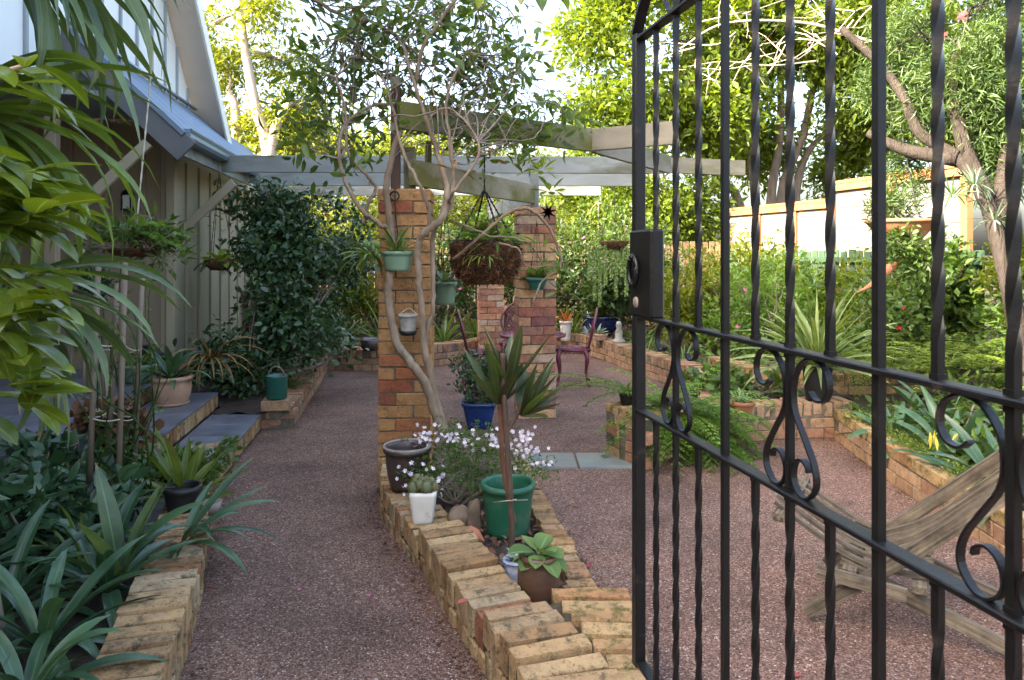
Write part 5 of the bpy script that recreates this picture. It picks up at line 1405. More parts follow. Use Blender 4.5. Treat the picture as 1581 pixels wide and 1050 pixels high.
# ------------------------------------------------------------------ right hand pots
c = at(1262, 620, 6.05); sp = Vector((c.x, c.y, .30)); pot('black_pot', 'tall black plastic pot on the brick ledge', sp, .095, .12, .31, M_BLACK_POT, lip=.008, soil=.03)
rosette('spiky_plant', 'variegated arching strap plant in the tall black pot', (sp.x, sp.y, sp.z + .29), 84, .80, .036, (0.10, 1.48), (0.3, 1.2), L_SPIDER, spread=.07, twist=.5)
c = at(1141, 620, 5.62); tbp = pot('terracotta_bowl', 'shallow terracotta bowl planter on the brick ledge', (c.x + .02, c.y, .30), .075, .095, .085, M_TERRA, lip=.006, lipd=.03, soil=.015)
rosette('bowl_succulent', 'grey-green succulent in the shallow terracotta bowl', (c.x + .02, c.y, .375), 16, .12, .026, (.2, 1.3), (.1, .8), L_GREYSUC, prof='lance', spread=.04)
c = at(968, 625, 5.42); pot('black_pot', 'small black pot on the end pier beside the gate post', (c.x, c.y, .40), .045, .062, .10, M_BLACK_POT, lip=.004, lipd=.015, soil=.01)
rosette('pier_plant', 'strappy green plant in the small black pier pot', (c.x, c.y, .49), 12, .17, .022, (.2, 1.3), (.4, 1.2), L_STRAP)
# hanging terracotta tub
c = at(1392, 372, 6.4); t = pot('hanging_tub', 'wide terracotta tub hanging before the neighbour screen', (c.x, c.y, c.z), .15, .29, .19, M_TERRA, lip=.012, soil=.02)
hung((c.x, c.y, c.z + .19), (c.x, c.y + .1, 2.9), parent=t, rad=.28)
bush('tub_shrub', 'reddish spiky foliage growing from the hanging terracotta tub', (c.x, c.y, c.z + .17), [((c.x, c.y, c.z + .33), (.26, .22, .18)), ((c.x - .2, c.y, c.z + .3), (.15, .15, .2))], 260, .08, .012, L_BOTTLE, stems=6)
bush('trailing_plant', 'green plant trailing below the hanging terracotta tub', (c.x + .05, c.y - .15, c.z), [((c.x + .05, c.y - .22, c.z - .18), (.28, .15, .22)), ((c.x - .1, c.y - .2, c.z + .02), (.2, .15, .14))], 360, .06, .022, L_SHRUB, stems=6, droop=.6)
mb = MB(); pc = at(1372, 415, 6.2)
mb.tube(catmull([at(1322, 452, 6.2), at(1345, 440, 6.2), pc, at(1384, 414, 6.2)], 5), [.004, .012, .022, .04, .045, .03, .004], 10); mb.tube(catmull([at(1378, 418, 6.2), at(1385, 405, 6.2), at(1393, 402, 6.2)], 4), [.02, .018, .004], 8); tag(mb.build('hanging_ornament', M_TERRA), 'rust brown bird-shaped ornament under the hanging tub', 'ornament')
# rear ledge pots
def gb(px, py, z): Y = F * (EYE - z) / (py - HY); return at(px, py, Y)
c = Vector((1.36, 10.95, .28)); pot('glazed_urn', 'big navy blue glazed pot on the curved wall', c, .17, .27, .30, M_NAVY_GLAZE, lip=.02, belly=.04)
rosette('urn_plant', 'olive leaved plant in the big navy pot', (c.x, c.y, c.z + .28), 26, .5, .05, (.2, 1.3), (.5, 1.4), L_SHRUB, prof='lance')
c = Vector((1.28, 10.3, .29)); pot('terracotta_bowl', 'low terracotta bowl of succulents on the curved wall', c, .085, .10, .09, M_TERRA_PALE, lip=.006, soil=.01)
rosette('wall_succulent', 'grey-green rosette succulents in the low wall bowl', (c.x - .08, c.y, c.z + .09), 22, .16, .04, (.1, 1.3), (.1, .6), L_GREYSUC, prof='lance', spread=.1)
c = Vector((.82, 10.9, .2)); pot('white_pot', 'white pot behind the side-view maroon chair', c, .07, .09, .30, M_WHITE_POT, lip=.006)
rosette('flowering_plant', 'orange-flowered plant in the white pot', (c.x, c.y, c.z + .29), 12, .25, .03, (.5, 1.4), (.3, .9), L_ORANGE, prof='lance')
mb = MB(); c = Vector((1.17, 10.9, .29)); mb.lathe(c, [(.001, 0), (.06, 0), (.075, .08), (.06, .2), (.03, .28), (.022, .38), (.03, .42), (.001, .425)], 18); tag(mb.build('china_bottle', M_CHINA), 'blue and white china bottle by the navy pot', 'bottle')
mb = MB(); c = Vector((1.5, 10.0, .29)); mb.lathe(c, [(.001, 0), (.09, 0), (.09, .03), (.05, .06), (.055, .14), (.03, .2), (.045, .24), (.03, .29), (.001, .3)], 14); tag(mb.build('garden_statue', M_GREY_POT), 'small grey stone figure on the curved wall', 'statue')
mb = MB(); c = gb(572, 541, .29); mb.lathe((c.x, c.y, .29), [(.001, 0), (.09, 0), (.13, .06), (.13, .12), (.11, .16), (.10, .15), (.001, .14)], 20); tag(mb.build('round_pot', M_BROWN_GLAZE), 'squat dark round pot on the rear wall', 'pot')
# donkey tail hanging plant
hb2 = at(948, 385, 9.3); dt = thing('donkey_tail', 'hanging donkey tail plant with long pale green strands', 'plant', hb2)
mb = MB(); mb.lathe(hb2, [(.001, -.02), (.12, 0), (.2, .10), (.19, .11), (.001, .09)], 20); mb.build('basket', M_COIR, dt)
hung(hb2 + Vector((0, 0, .1)), (hb2.x, hb2.y, 2.45), .003, 3, .19, dt)
for (px, ln, w) in ((918, .72, .05), (926, .80, .06), (935, .52, .03), (944, .45, .03), (951, .66, .032), (960, .40, .03), (967, .66, .03), (910, .45, .03), (974, .5, .03)):
    a = at(px, 378, 9.2); n = int(ln * 700); u = rng.random(n)
    C = np.stack([a.x + rng.normal(size=n) * .004, a.y + rng.normal(size=n) * .004, a.z - u * ln], 1); D = unit(rng.normal(size=(n, 3)) * [1, 1, .2]) + [0, 0, -.5]
    leaf_obj('strand', [leaf_cloud(C, D, rng.normal(size=(n, 3)), .032, .018, 'diamond')], L_TAIL, dt)

# ------------------------------------------------------------------ porch things
c = hp(-0.05, 0.0, .29); t = pot('terracotta_pot', 'round pale terracotta pot on the middle porch step', (c.x, c.y, .29), .11, .15, .235, M_TERRA_PALE, belly=.02, lip=.012, lipd=.035)
mb = MB(); mb.lathe((c.x, c.y, .29), [(.12, 0), (.135, .004), (.14, .02), (.125, .02)], 28); mb.build('saucer', M_TERRA_PALE, t)
rosette('bromeliad', 'dark strappy bromeliad in the pale terracotta pot', (c.x, c.y, .50), 20, .42, .055, (.15, 1.45), (.5, 1.9), L_CLIVIA, spread=.03)
c = at(218, 575, 6.25); t = pot('bowl_planter', 'green plastic bowl planter on the porch deck', (c.x, c.y, .425), .12, .165, .16, M_GREEN_PALE, lip=.01)
rosette('bowl_plant', 'light green arching plant in the porch bowl planter', (c.x, c.y, .56), 22, .36, .035, (.1, 1.2), (.5, 1.5), L_STRAP)
mb = MB(); c = at(232, 553, 6.6); mb.lathe((c.x, c.y, .425), [(.001, 0), (.07, 0), (.13, .08), (.14, .14), (.10, .22), (.06, .25), (.07, .27), (.05, .27), (.001, .25)], 20); tag(mb.build('black_urn', M_BLACK_POT), 'round black urn behind the porch bowl planter', 'urn')
c = at(133, 512, 5.6); sl = thing('plant_stand', 'light blue topped stand under the pink pot', 'stand', (c.x, c.y, .42))
mb = MB(); mb.lathe((c.x, c.y, c.z - .03), [(.001, 0), (.12, 0), (.125, .015), (.12, .03), (.001, .03)], 24); mb.build('top', M_LTBLUE, sl)
for q in (0.4, 2.0, 3.5, 5.1):
    mb = MB(); mb.tube([(c.x + .09 * math.cos(q), c.y + .09 * math.sin(q), c.z - .03), (c.x + .12 * math.cos(q), c.y + .12 * math.sin(q), .42)], .012, 7); mb.build('leg', M_STAKE, sl)
t = pot('pink_pot', 'small pink glazed pot on the blue topped stand', (c.x, c.y, c.z), .07, .085, .15, M_PINK_POT, belly=.02, lip=.008)
bush('pot_plant', 'dark leafy plant in the pink glazed pot', (c.x, c.y, c.z + .13), [((c.x, c.y, c.z + .3), (.13, .13, .16))], 90, .10, .045, L_CAMELLIA, shape='oval', stems=4, per=2)
c = at(338, 418, 7.45); t = thing('hanging_basket', 'small coir basket of lime fern hanging by the house wall', 'basket', c)
mb = MB(); mb.lathe(c, [(.001, 0), (.08, .005), (.13, .05), (.15, .11), (.14, .115), (.001, .1)], 22); mb.build('liner', M_COIR, t)
hung(c + Vector((0, 0, .11)), (c.x, c.y, 2.38), .003, 3, .145, t)
rosette('lime_fern', 'lime green leaves in the small wall basket', (c.x, c.y, c.z + .1), 16, .22, .08, (-.1, 1.2), (.3, 1.2), L_LIME, prof='oval')
fern('trailing_fern', 'brownish trailing fern fronds over the small wall basket', (c.x, c.y, c.z + .1), 8, .3, .05, .018, L_SHRUB, (-.1, .8), (.6, 1.5))
c = hp(0.21, 0.80, .262); t = thing('watering_can', 'dark green metal can with loop handle on the brick plinth', 'can', (c.x, c.y, .262))
mb = MB(); mb.lathe((c.x, c.y, .262), [(.001, 0), (.085, 0), (.09, .01), (.095, .19), (.10, .20), (.093, .203), (.088, .19), (.001, .15)], 28); mb.build('body', M_GREEN_DARK, t)
mb = MB(); mb.tube(catmull([(c.x - .09, c.y, .44), (c.x - .04, c.y, .53), (c.x + .03, c.y, .53), (c.x + .09, c.y, .44)], 6), .006, 6); mb.build('handle', M_STAKE, t)
rosette('dry_leaves', 'drooping orange-brown dead leaves behind the terracotta pot', hp(0.30, 0.22, .62), 22, .55, .020, (-.2, 1.0), (1.0, 2.0), L_DRY, az=(-2.6, .6))
# hanging pot of the near left, with rope, behind the staked rose
c = at(205, 392, 4.6); t = thing('hanging_bowl', 'brown hanging bowl of trailing foliage above the garden stakes', 'basket', c)
mb = MB(); mb.lathe(c, [(.001, -.02), (.10, -.015), (.145, .02), (.15, .035), (.14, .035), (.001, .02)], 26); mb.build('bowl', M_COIR, t)
hung(c + Vector((0, 0, .05)), (c.x, c.y + .25, 2.86), .005, 1, .01, t, M_TWINE)
bush('bowl_foliage', 'mixed trailing foliage in the brown hanging bowl', (c.x, c.y, c.z), [((c.x, c.y, c.z + .14), (.3, .22, .12)), ((c.x + .22, c.y, c.z + .05), (.2, .2, .14)), ((c.x - .2, c.y, c.z + .1), (.15, .15, .15))], 170, .07, .022, L_SHRUB, stems=12, out=1.0)
fern('bowl_fern', 'arching fern fronds over the right of the brown bowl', (c.x + .05, c.y, c.z + .1), 9, .32, .07, .02, L_FERN, (.2, 1.0), (.8, 1.6), az=(-1.2, 1.2))
# stakes with twine and a scrawny rose
sk = thing('garden_stakes', 'four weathered stakes tied with twine round a thin rose', 'stakes', (-2.0, 3.7, .15))
tops = []
for (xt, yt, xb, yb, Y) in ((152, 405, 138, 745, 3.62), (181, 438, 166, 720, 3.86), (193, 405, 183, 750, 3.66), (219, 430, 207, 735, 3.80)):
    a = at(xt, yt, Y); b = at(xb, yb, Y); mb = MB(); mb.tube([b, b.lerp(a, .5), a], .0145, 9); mb.build('stake', M_STAKE, sk); tops.append((a, b))
for f, sag in ((.36, .02), (.70, .015)):
    ring = [tops[i][0].lerp(tops[i][1], f) for i in (0, 2, 3, 1, 0)]
    ring = [p + (p - Vector((-2.02, 3.74, p.z))).normalized() * .016 for p in ring]
    mb = MB()
    for p, q in zip(ring[:-1], ring[1:]): mb.tube([p.lerp(q, u) + Vector((0, 0, -sag * math.sin(u * 3.14))) for u in np.linspace(0, 1, 7)], .004, 5)
    mb.build('twine', M_TWINE, sk)
rs = thing('thin_rose', 'thin sprawling rose growing up inside the stakes', 'plant', (-2.02, 3.74, .15))
mb = MB(); ends = []
for i in range(14):
    a = Vector((-2.02 + rng.normal() * .04, 3.74 + rng.normal() * .04, .15)); e = Vector((-2.0 + rng.normal() * .2, 3.74 + rng.normal() * .12, rng.uniform(.7, 1.85)))
    P = catmull(wiggle(a, e, 4, .05), 3); mb.tube(P, [.006, .002], 5); ends += P[len(P) // 3:]
for i in range(30):
    a = ends[int(rng.integers(len(ends)))]; e = a + Vector(rng.normal(size=3)) * .14 + Vector((0, 0, .05)); P = wiggle(a, e, 3, .1); mb.tube(P, [.0025, .001], 4, cap=False); ends += P
mb.build('stem', L_SHRUB, rs)
E = np.array([list(p) for p in ends]); E = E[rng.choice(len(E), 260)]
leaf_obj('foliage', [leaf_cloud(E, rng.normal(size=E.shape) + [0, 0, -.2], rng.normal(size=E.shape) + [0, 0, 1], .035, .018, 'oval')], L_SHRUB, rs)
flower_heads(E[:7], .012, P_WHITE, rs)
bush('heuchera', 'rusty red frilled plant at the foot of the stakes', at(190, 665, 4.3), [(tuple(at(195, 650, 4.3)), (.28, .2, .12))], 160, .07, .055, L_LITTER, shape='oval', stems=4)
# pots along the left edging
c = Vector((-1.72, 3.72, .20)); pot('nursery_pot', 'black nursery pot behind the left brick edging', c, .07, .09, .14, M_BLACK_POT, lip=.005)
mb = MB(); c = Vector((-1.60, 3.78, .175)); mb.lathe(c, [(.001, .0), (.045, 0), (.06, .06), (.05, .06), (.001, .02)], 16); tag(mb.build('small_pot', M_GLAZE_RIM), 'small weathered grey pot at the left edging corner', 'pot')
c = Vector((-2.0, 4.5, .16)); pot('nursery_pot', 'dark grey pot beside the lowest porch step', c, .09, .11, .14, M_GREY_POT, lip=.005)
# ------------------------------------------------------------------ crumbs of leaf litter swept against the edgings
def edge_litter(label, line, n, off, mat, size):
    pl = walk(line, 0.01, 0.0); C = []
    for i in range(n):
        p, t = pl[int(rng.integers(len(pl)))]
        nn = Vector((-t.y, t.x)) * off * abs(rng.normal()) * (1 if rng.random() < .9 else 3)
        C.append((p.x + nn.x + rng.normal() * .01, p.y + nn.y, gy(p.y) + .004 + rng.random() * .004))
    C = np.array(C); L = size * (.4 + rng.random(n))
    o = leaf_obj('leaf_litter', [leaf_cloud(C, rng.normal(size=C.shape) * [1, 1, .15], rng.normal(size=C.shape) * .35 + [0, 0, 1], L, L * .5, 'diamond')], mat)
    tag(o, label, 'leaf litter', kind='stuff')
edge_litter('crumbs of dead leaves along the left wall of the centre planter', CPL, 420, -0.05, L_LITTER, .022)
edge_litter('crumbs of dead leaves along the right wall of the centre planter', CPR, 300, 0.06, L_LITTER, .022)
edge_litter('crumbs of dead leaves along the left brick edging', LEL, 380, 0.05, L_LITTER, .02)
edge_litter('crumbs of dead leaves under the right bed wall', RW, 380, -0.06, L_LITTER, .022)
edge_litter('crumbs of dead leaves at the foot of the ledge wall', L2_, 220, -0.06, L_LITTER, .02)
edge_litter('crumbs of dead leaves along the camellia planter', l2, 200, -0.05, L_LITTER, .02)
n = 900; C = np.stack([rng.uniform(-2.0, 2.4, n), rng.uniform(1.9, 9.5, n), np.zeros(n)], 1); C[:, 2] = [gy(y) + .004 for y in C[:, 1]]
L = .006 + .014 * rng.random(n) ** 2
tag(leaf_obj('path_scraps', [leaf_cloud(C, rng.normal(size=C.shape) * [1, 1, .15], rng.normal(size=C.shape) * .3 + [0, 0, 1], L, L * .6, 'diamond')], L_LITTER), 'tiny leaf scraps scattered over the pebble path', 'leaf litter', kind='stuff')
# ------------------------------------------------------------------ left foreground
cp_ = thing('cane_strap_plant', 'tall plant with long drooping blue-green strap leaves at the left edge', 'plant', (-1.75, 2.35, .17))
for k, (crown, n, L_, el, bd, azr) in enumerate((((-1.72, 2.30, 2.62), 66, .95, (-.9, .9), (.7, 1.8), (-1.9, 1.6)), ((-1.76, 2.25, 2.00), 60, .72, (-1.0, .8), (.7, 1.7), (-2.0, 1.8)), ((-1.74, 2.4, 1.42), 50, .64, (-.9, .8), (.8, 1.8), (-2.0, 1.8)))):
    mb = MB(); mb.tube(catmull([(-1.86 + .05 * k, 2.35 + .06 * k, .15), (-1.84 + .05 * k, 2.33, crown[2] * .5), (crown[0] - .05, crown[1], crown[2] - .3), crown], 6), [.022, .016], 8); mb.build('cane', M_TWIG, cp_)
    rosette('', '', crown, n, L_, .046, el, bd, L_STRAP if k == 1 else L_STRAP_BLUE, parent=cp_, az=azr, spread=.03, twist=.6, seg=9, wav=.02)
gs = thing('glossy_shrub', 'near shrub with big glossy oval leaves at the left edge', 'shrub', (-1.35, 1.62, .2))
for k, pts in enumerate((((-1.40, 1.62, .2), (-1.34, 1.6, .9), (-1.24, 1.58, 1.45), (-1.15, 1.55, 1.75)), ((-1.40, 1.62, .3), (-1.3, 1.55, 1.1), (-1.16, 1.52, 1.30)), ((-1.45, 1.7, .6), (-1.32, 1.66, 1.7), (-1.20, 1.62, 1.93), (-1.10, 1.62, 1.99)), ((-1.38, 1.6, .5), (-1.25, 1.56, 1.0), (-1.13, 1.54, 1.12)))):
    mb = MB(); mb.tube(catmull(pts, 6), [.013, .004], 7); mb.build('branch', M_TERRA_PALE if k == 2 else M_TWIG, gs)
for i in range(150):
    py = float(rng.choice([rng.uniform(90, 150), rng.uniform(225, 345), rng.uniform(240, 350), rng.uniform(400, 520), rng.uniform(470, 640)], p=[.08, .24, .2, .24, .24]))
    px = rng.uniform(-70, 62); Y = rng.uniform(1.42, 1.75)
    strap(gs, at(px, py, Y), rng.uniform(.11, .165), rng.uniform(.045, .062), rng.uniform(-.25, .5), rng.uniform(.5, 1.1), rng.uniform(-1.1, 1.1), L_GLOSSY, prof='lance', twist=rng.normal() * .4, seg=8, fold=.12, power=1.1)
CG = 'broad leaved clivia clumps in the left bed'
for (x, y, z, n, L_, w, lab) in ((-1.66, 2.92, .18, 16, .50, .062, 'clivia clump with two broad upright leaves beside the edging bricks'), (-1.62, 2.46, .20, 18, .48, .052, 'clivia clump in the bottom left corner'), (-1.95, 2.75, .18, 16, .5, .05, 'clivia clump left of the upright broad leaves'), (-1.45, 2.12, .22, 14, .42, .05, 'nearest clivia clump at the bottom edge'), (-2.0, 3.3, .16, 16, .48, .045, 'clivia clump just below the garden stakes'), (-2.35, 3.0, .17, 14, .55, .05, 'clivia clump at the far left under the strap leaves')):
    rosette('clivia', lab, (x, y, z), n, L_, w, (.25, 1.35), (.6, 1.6), L_CLIVIA, group=CG, spread=.03)
t = thing('broad_leaf_plant', 'pair of broad blue-green leaves standing over the clivia', 'plant', (-1.62, 2.95, .18))
for (az, L_, w, el) in ((2.6, .50, .085, 1.35), (.4, .45, .085, 1.30), (4.6, .42, .075, 1.1), (1.2, .4, .07, 1.2)): strap(t, (-1.62, 2.95, .2), L_, w, el, .35, az, L_STRAP_BLUE, prof='lance', fold=.15)
rosette('bromeliad', 'yellow-green bromeliad with red leaf tips beside the edging', (-1.80, 3.90, .2), 20, .42, .055, (.2, 1.45), (.1, .7), L_BROM, spread=.02)
rosette('bromeliad', 'smaller green bromeliad behind the yellow-green one', (-2.15, 4.35, .17), 18, .36, .05, (.2, 1.45), (.2, .9), L_BROM, spread=.02)
rosette('arching_plant', 'dark plant arching over the edging bricks onto the path', (-1.55, 3.35, .2), 12, .46, .04, (.2, .9), (.4, 1.2), L_CLIVIA, az=(-1.4, 1.6), spread=.03)
for (x, y, lab) in ((-2.15, 3.55, 'grassy clump left of the stakes'), (-2.4, 4.1, 'grassy clump between stakes and porch steps'), (-1.9, 3.15, 'grassy clump before the stakes')):
    rosette('grass_clump', lab, (x, y, .15), 34, .42, .014, (.3, 1.4), (.6, 1.7), L_STRAP, group='grassy clumps in the left bed', spread=.04)
bush('ground_flower', 'low white-flowered groundcover beside the lowest step', (-2.12, 4.6, .15), [((-2.1, 4.62, .24), (.28, .3, .12)), ((-2.0, 4.3, .22), (.18, .2, .1))], 260, .05, .03, L_SHRUB, shape='oval', stems=5, flowers=(16, .018, P_WHITE))
bush('low_shrub', 'leafy dark undergrowth filling the left bed', (-2.3, 3.4, .15), [((-2.3, 3.4, .3), (.4, .5, .25)), ((-2.5, 2.8, .35), (.4, .4, .3)), ((-2.6, 4.0, .3), (.4, .4, .25))], 420, .13, .055, L_CLIVIA, shape='oval', stems=7, gf=3)
# ------------------------------------------------------------------ camellia and house plants
cbx = hp(1.15, .45, 0)
bush('camellia', 'large dark glossy camellia in front of the house wall', (cbx.x, cbx.y, .15),
     [(tuple(hp(1.8, .45, 1.85)), (.48, .5, .36)), (tuple(hp(1.9, .95, 1.80)), (.46, .5, .45)), (tuple(hp(1.8, .35, 2.1)), (.38, .4, .2)), (tuple(hp(1.5, .75, 1.15)), (.50, .5, .40)), (tuple(hp(1.3, .85, .68)), (.58, .55, .33)), (tuple(hp(2.3, 1.25, 1.6)), (.3, .4, .5)), (tuple(hp(2.4, .95, 1.0)), (.4, .5, .5)), (tuple(hp(.8, .50, .42)), (.42, .35, .2)), (tuple(hp(.85, .2, .55)), (.3, .3, .25)), (tuple(hp(1.6, .25, 1.7)), (.25, .3, .3)), (tuple(hp(1.65, .6, 1.5)), (.46, .5, .35)), (tuple(hp(1.9, .8, 1.3)), (.42, .5, .45)), (tuple(hp(1.0, .75, 1.0)), (.4, .35, .3))],
     4000, .078, .040, L_CAMELLIA, stems=18, shape='oval', per=4, spread=.07, gap=-.16, gf=3.6, r0=.022, bark=M_TWIG, droop=.4)
rosette('bed_plant', 'strappy leaves at the foot of the camellia by the path', hp(1.0, .80, .2), 14, .4, .03, (.1, 1.2), (.6, 1.6), L_STRAP)
# azalea of the centre planter
az_ = bush('azalea', 'lilac-white flowering azalea in the centre planter', (-0.30, 4.05, .14), [((-.36, 4.1, .44), (.26, .22, .15)), ((-.12, 4.08, .42), (.26, .22, .14)), ((-.26, 3.95, .31), (.32, .22, .12)), ((.05, 4.05, .32), (.2, .18, .10)), ((-.52, 4.0, .33), (.12, .12, .08))], 820, .026, .010, L_SHRUB, stems=14, per=5, spread=.018, r0=.006, gf=7, gap=-.4)
nf = 165
q = rng.random((nf, 3)); fp = []
for i in range(nf):
    if i < 112: p = (rng.choice([-.5, -.42, -.33, -.25, -.12, .0, .08]) + rng.normal() * .03, rng.uniform(3.9, 4.15), .53 + rng.normal() * .03 - .25 * abs(rng.uniform(-.25, .25)))
    elif i < 140: p = (rng.uniform(.0, .24), rng.uniform(3.95, 4.15), rng.uniform(.30, .46))
    else: p = (rng.uniform(-.62, -.36), rng.uniform(3.72, 3.9), rng.uniform(.26, .42))
    fp.append(p)
flower_heads(np.array(fp), .0135, P_WHITE, az_, each=True)

# ------------------------------------------------------------------ vine over the pergola
vn = thing('pergola_vine', 'gnarled vine climbing the near pillar and sprawling over the pergola', 'vine', (-.5, 4.62, 0))
def vs(pts, r, name='stem', n=9):
    P = catmull([at(*p) for p in pts], 6); P = [p + Vector(rng.normal(size=3)) * .0035 for p in P]
    mb = MB(); mb.tube(P, r, n); mb.build(name, M_VINE, vn); return P
NODES = []
NODES += vs([(684, 668, 4.62), (672, 640, 4.62), (655, 590, 4.58), (632, 558, 4.57), (613, 530, 4.57), (604, 495, 4.58), (600, 455, 4.6), (603, 415, 4.62), (606, 370, 4.72), (600, 330, 4.72), (596, 290, 4.72), (604, 245, 4.75), (618, 200, 4.75)], [.031, .030, .027, .026, .024, .022, .018])
NODES += vs([(688, 668, 4.64), (676, 630, 4.66), (663, 580, 4.64), (655, 535, 4.62), (650, 480, 4.6), (646, 420, 4.6), (645, 385, 4.6), (655, 358, 4.58), (678, 342, 4.58), (689, 315, 4.6), (688, 280, 4.65), (676, 235, 4.7), (660, 190, 4.7), (640, 130, 4.7), (622, 70, 4.7)], [.026, .024, .021, .022, .024, .02, .014, .010])
NODES += vs([(676, 620, 4.7), (662, 560, 4.68), (657, 520, 4.66), (668, 480, 4.66), (669, 430, 4.68), (668, 370, 4.7), (676, 345, 4.66), (694, 320, 4.62), (700, 280, 4.65), (696, 225, 4.7), (690, 150, 4.8), (720, 80, 4.9)], [.017, .015, .016, .014, .009])
NODES += vs([(598, 352, 4.65), (575, 338, 4.6), (548, 310, 4.55), (530, 270, 4.55), (523, 225, 4.6), (535, 190, 4.65), (570, 165, 4.7), (610, 160, 4.75)], [.015, .013, .010])
NODES += vs([(560, 345, 4.6), (570, 310, 4.6), (580, 290, 4.62), (560, 265, 4.6), (537, 235, 4.6), (535, 180, 4.6), (520, 120, 4.6)], [.013, .010, .007])
NODES += vs([(660, 365, 4.6), (660, 320, 4.55), (640, 270, 4.55), (620, 230, 4.6), (590, 120, 4.7), (520, 60, 4.8)], [.013, .011, .006])
NODES += vs([(690, 315, 4.6), (705, 290, 4.5), (740, 230, 4.6), (700, 170, 4.7), (640, 180, 4.6)], [.012, .009, .005])
NODES += vs([(700, 400, 4.9), (745, 362, 4.8), (785, 328, 4.8), (820, 324, 4.8), (848, 352, 4.85), (864, 390, 4.9), (862, 418, 4.9), (838, 434, 4.9), (822, 470, 4.9)], [.010, .012, .010, .006])
NODES += vs([(700, 340, 4.75), (750, 362, 4.8), (795, 368, 4.85), (825, 385, 4.9), (845, 430, 4.95)], [.008, .006, .004], n=6)
NODES += vs([(770, 375, 4.8), (800, 385, 4.8), (812, 410, 4.85), (855, 411, 4.9)], [.008, .005], n=6)
NODES += vs([(640, 130, 4.8), (660, 60, 4.8), (720, -20, 4.9)], [.016, .010], n=7)
NODES += vs([(470, -10, 4.6), (530, 25, 4.7), (590, 40, 4.8), (660, 100, 4.9)], [.014, .010], n=7)
VB = [(at(545, 120, 4.9), (.50, .5, .32)), (at(640, 50, 4.9), (.55, .5, .36)), (at(760, 110, 5.2), (.50, .5, .40)), (at(480, 200, 4.8), (.34, .4, .22)), (at(560, 215, 4.8), (.36, .4, .2)), (at(690, 150, 5.0), (.45, .4, .3)), (at(850, 190, 5.4), (.42, .4, .22)), (at(760, 210, 5.1), (.4, .4, .15)), (at(700, 0, 5.0), (.5, .4, .3)), (at(560, 20, 4.8), (.4, .4, .25)), (at(480, 100, 4.7), (.2, .3, .25))]
VB = [(tuple(c), r) for c, r in VB]
P, bi = sample_blobs(VB, 620, .6, -.4, 3.0, 2.0)
up_nodes = np.array([list(p) for p in NODES if p.z > 2.15])
mb = MB()
for i in range(190):
    tgt = P[int(rng.integers(len(P)))]
    st_ = up_nodes[np.argmin(np.linalg.norm(up_nodes - (tgt + rng.normal(size=3) * .35), axis=1))]
    pts = catmull(wiggle(st_, tgt, 4, .09, .05), 3)
    mb.tube(pts, [.0055, .002], 5, cap=False)
    if i % 2 == 0:
        a = pts[len(pts) // 2]; e = a + Vector(rng.normal(size=3)) * .25; mb.tube(wiggle(a, e, 3, .1), [.003, .0012], 4, cap=False)
mb.build('twig', M_TWIG, vn)
Cn = np.array([b_[0] for b_ in VB])[bi]
leaf_obj('foliage', [clump_leaves(P, Cn, 4, .08, .10, .036, 'oval', .1, .5)], L_VINE, vn)
for (px, py, Y, n, m_) in ((835, 262, 4.9, 12, L_LIME), (850, 295, 4.8, 10, L_VINE), (865, 420, 4.85, 9, L_VINE), (868, 450, 4.9, 6, L_VINE), (836, 380, 4.85, 6, L_VINE), (700, 262, 4.6, 3, L_DRY), (755, 245, 4.7, 3, L_DRY), (740, 20, 4.8, 7, L_VINE), (475, 140, 4.7, 7, L_VINE), (470, 210, 4.7, 6, L_LIME), (590, 150, 4.6, 6, L_VINE)):
    rosette('', '', at(px, py, Y), n, .12, .042, (-.5, 1.3), (.2, .8), m_, prof='oval', parent=vn, spread=.03)
# leaves hanging into the top of the frame
ob = thing('overhanging_branch', 'broad leaves of an overhead branch hanging in at the top', 'branch', at(815, -60, 2.2))
mb = MB(); mb.tube(catmull([at(700, -90, 2.3), at(800, -62, 2.2), at(880, -50, 2.2)], 6), [.008, .004], 6); mb.build('twig', M_TWIG, ob)
for (px, L_, az) in ((760, .16, 2.5), (782, .18, 3.6), (806, .23, -1.2), (820, .2, 4.2), (832, .17, .4), (855, .16, -.4), (850, .14, 1.0)): strap(ob, at(px + 8, -60, 2.2), L_, .06, -.7, .7, az, L_VINE, prof='oval', fold=.1)

# ------------------------------------------------------------------ ferns on the ledge
fern('lacy_fern', 'lacy bright green fern spilling over the ledge behind the gate', (1.28, 5.50, .28), 42, .72, .22, .02, L_FERN, (.0, 1.1), (.7, 1.7), az=(-3.3, .5), lace=True, leaflet=.036)
fern('lacy_fern', 'single long lacy fern arching left over the pier', (1.12, 5.6, .38), 6, .95, .10, .02, L_FERN_Y, (.35, .6), (.55, .9), az=(2.8, 3.5), lace=True, leaflet=.032)
fern('lacy_fern', 'lacy fern low against the ledge wall by the path', (1.45, 5.45, .16), 14, .45, .15, .02, L_FERN, (-.3, .6), (.6, 1.4), az=(-2.8, 0), lace=True, leaflet=.034)
fern('maidenhair', 'pale lacy fronds trailing along the ledge front', (1.75, 5.62, .29), 9, .4, .06, .02, L_FERN, (-.3, .4), (.4, 1.0), az=(-3.0, .2), lace=True, leaflet=.02)
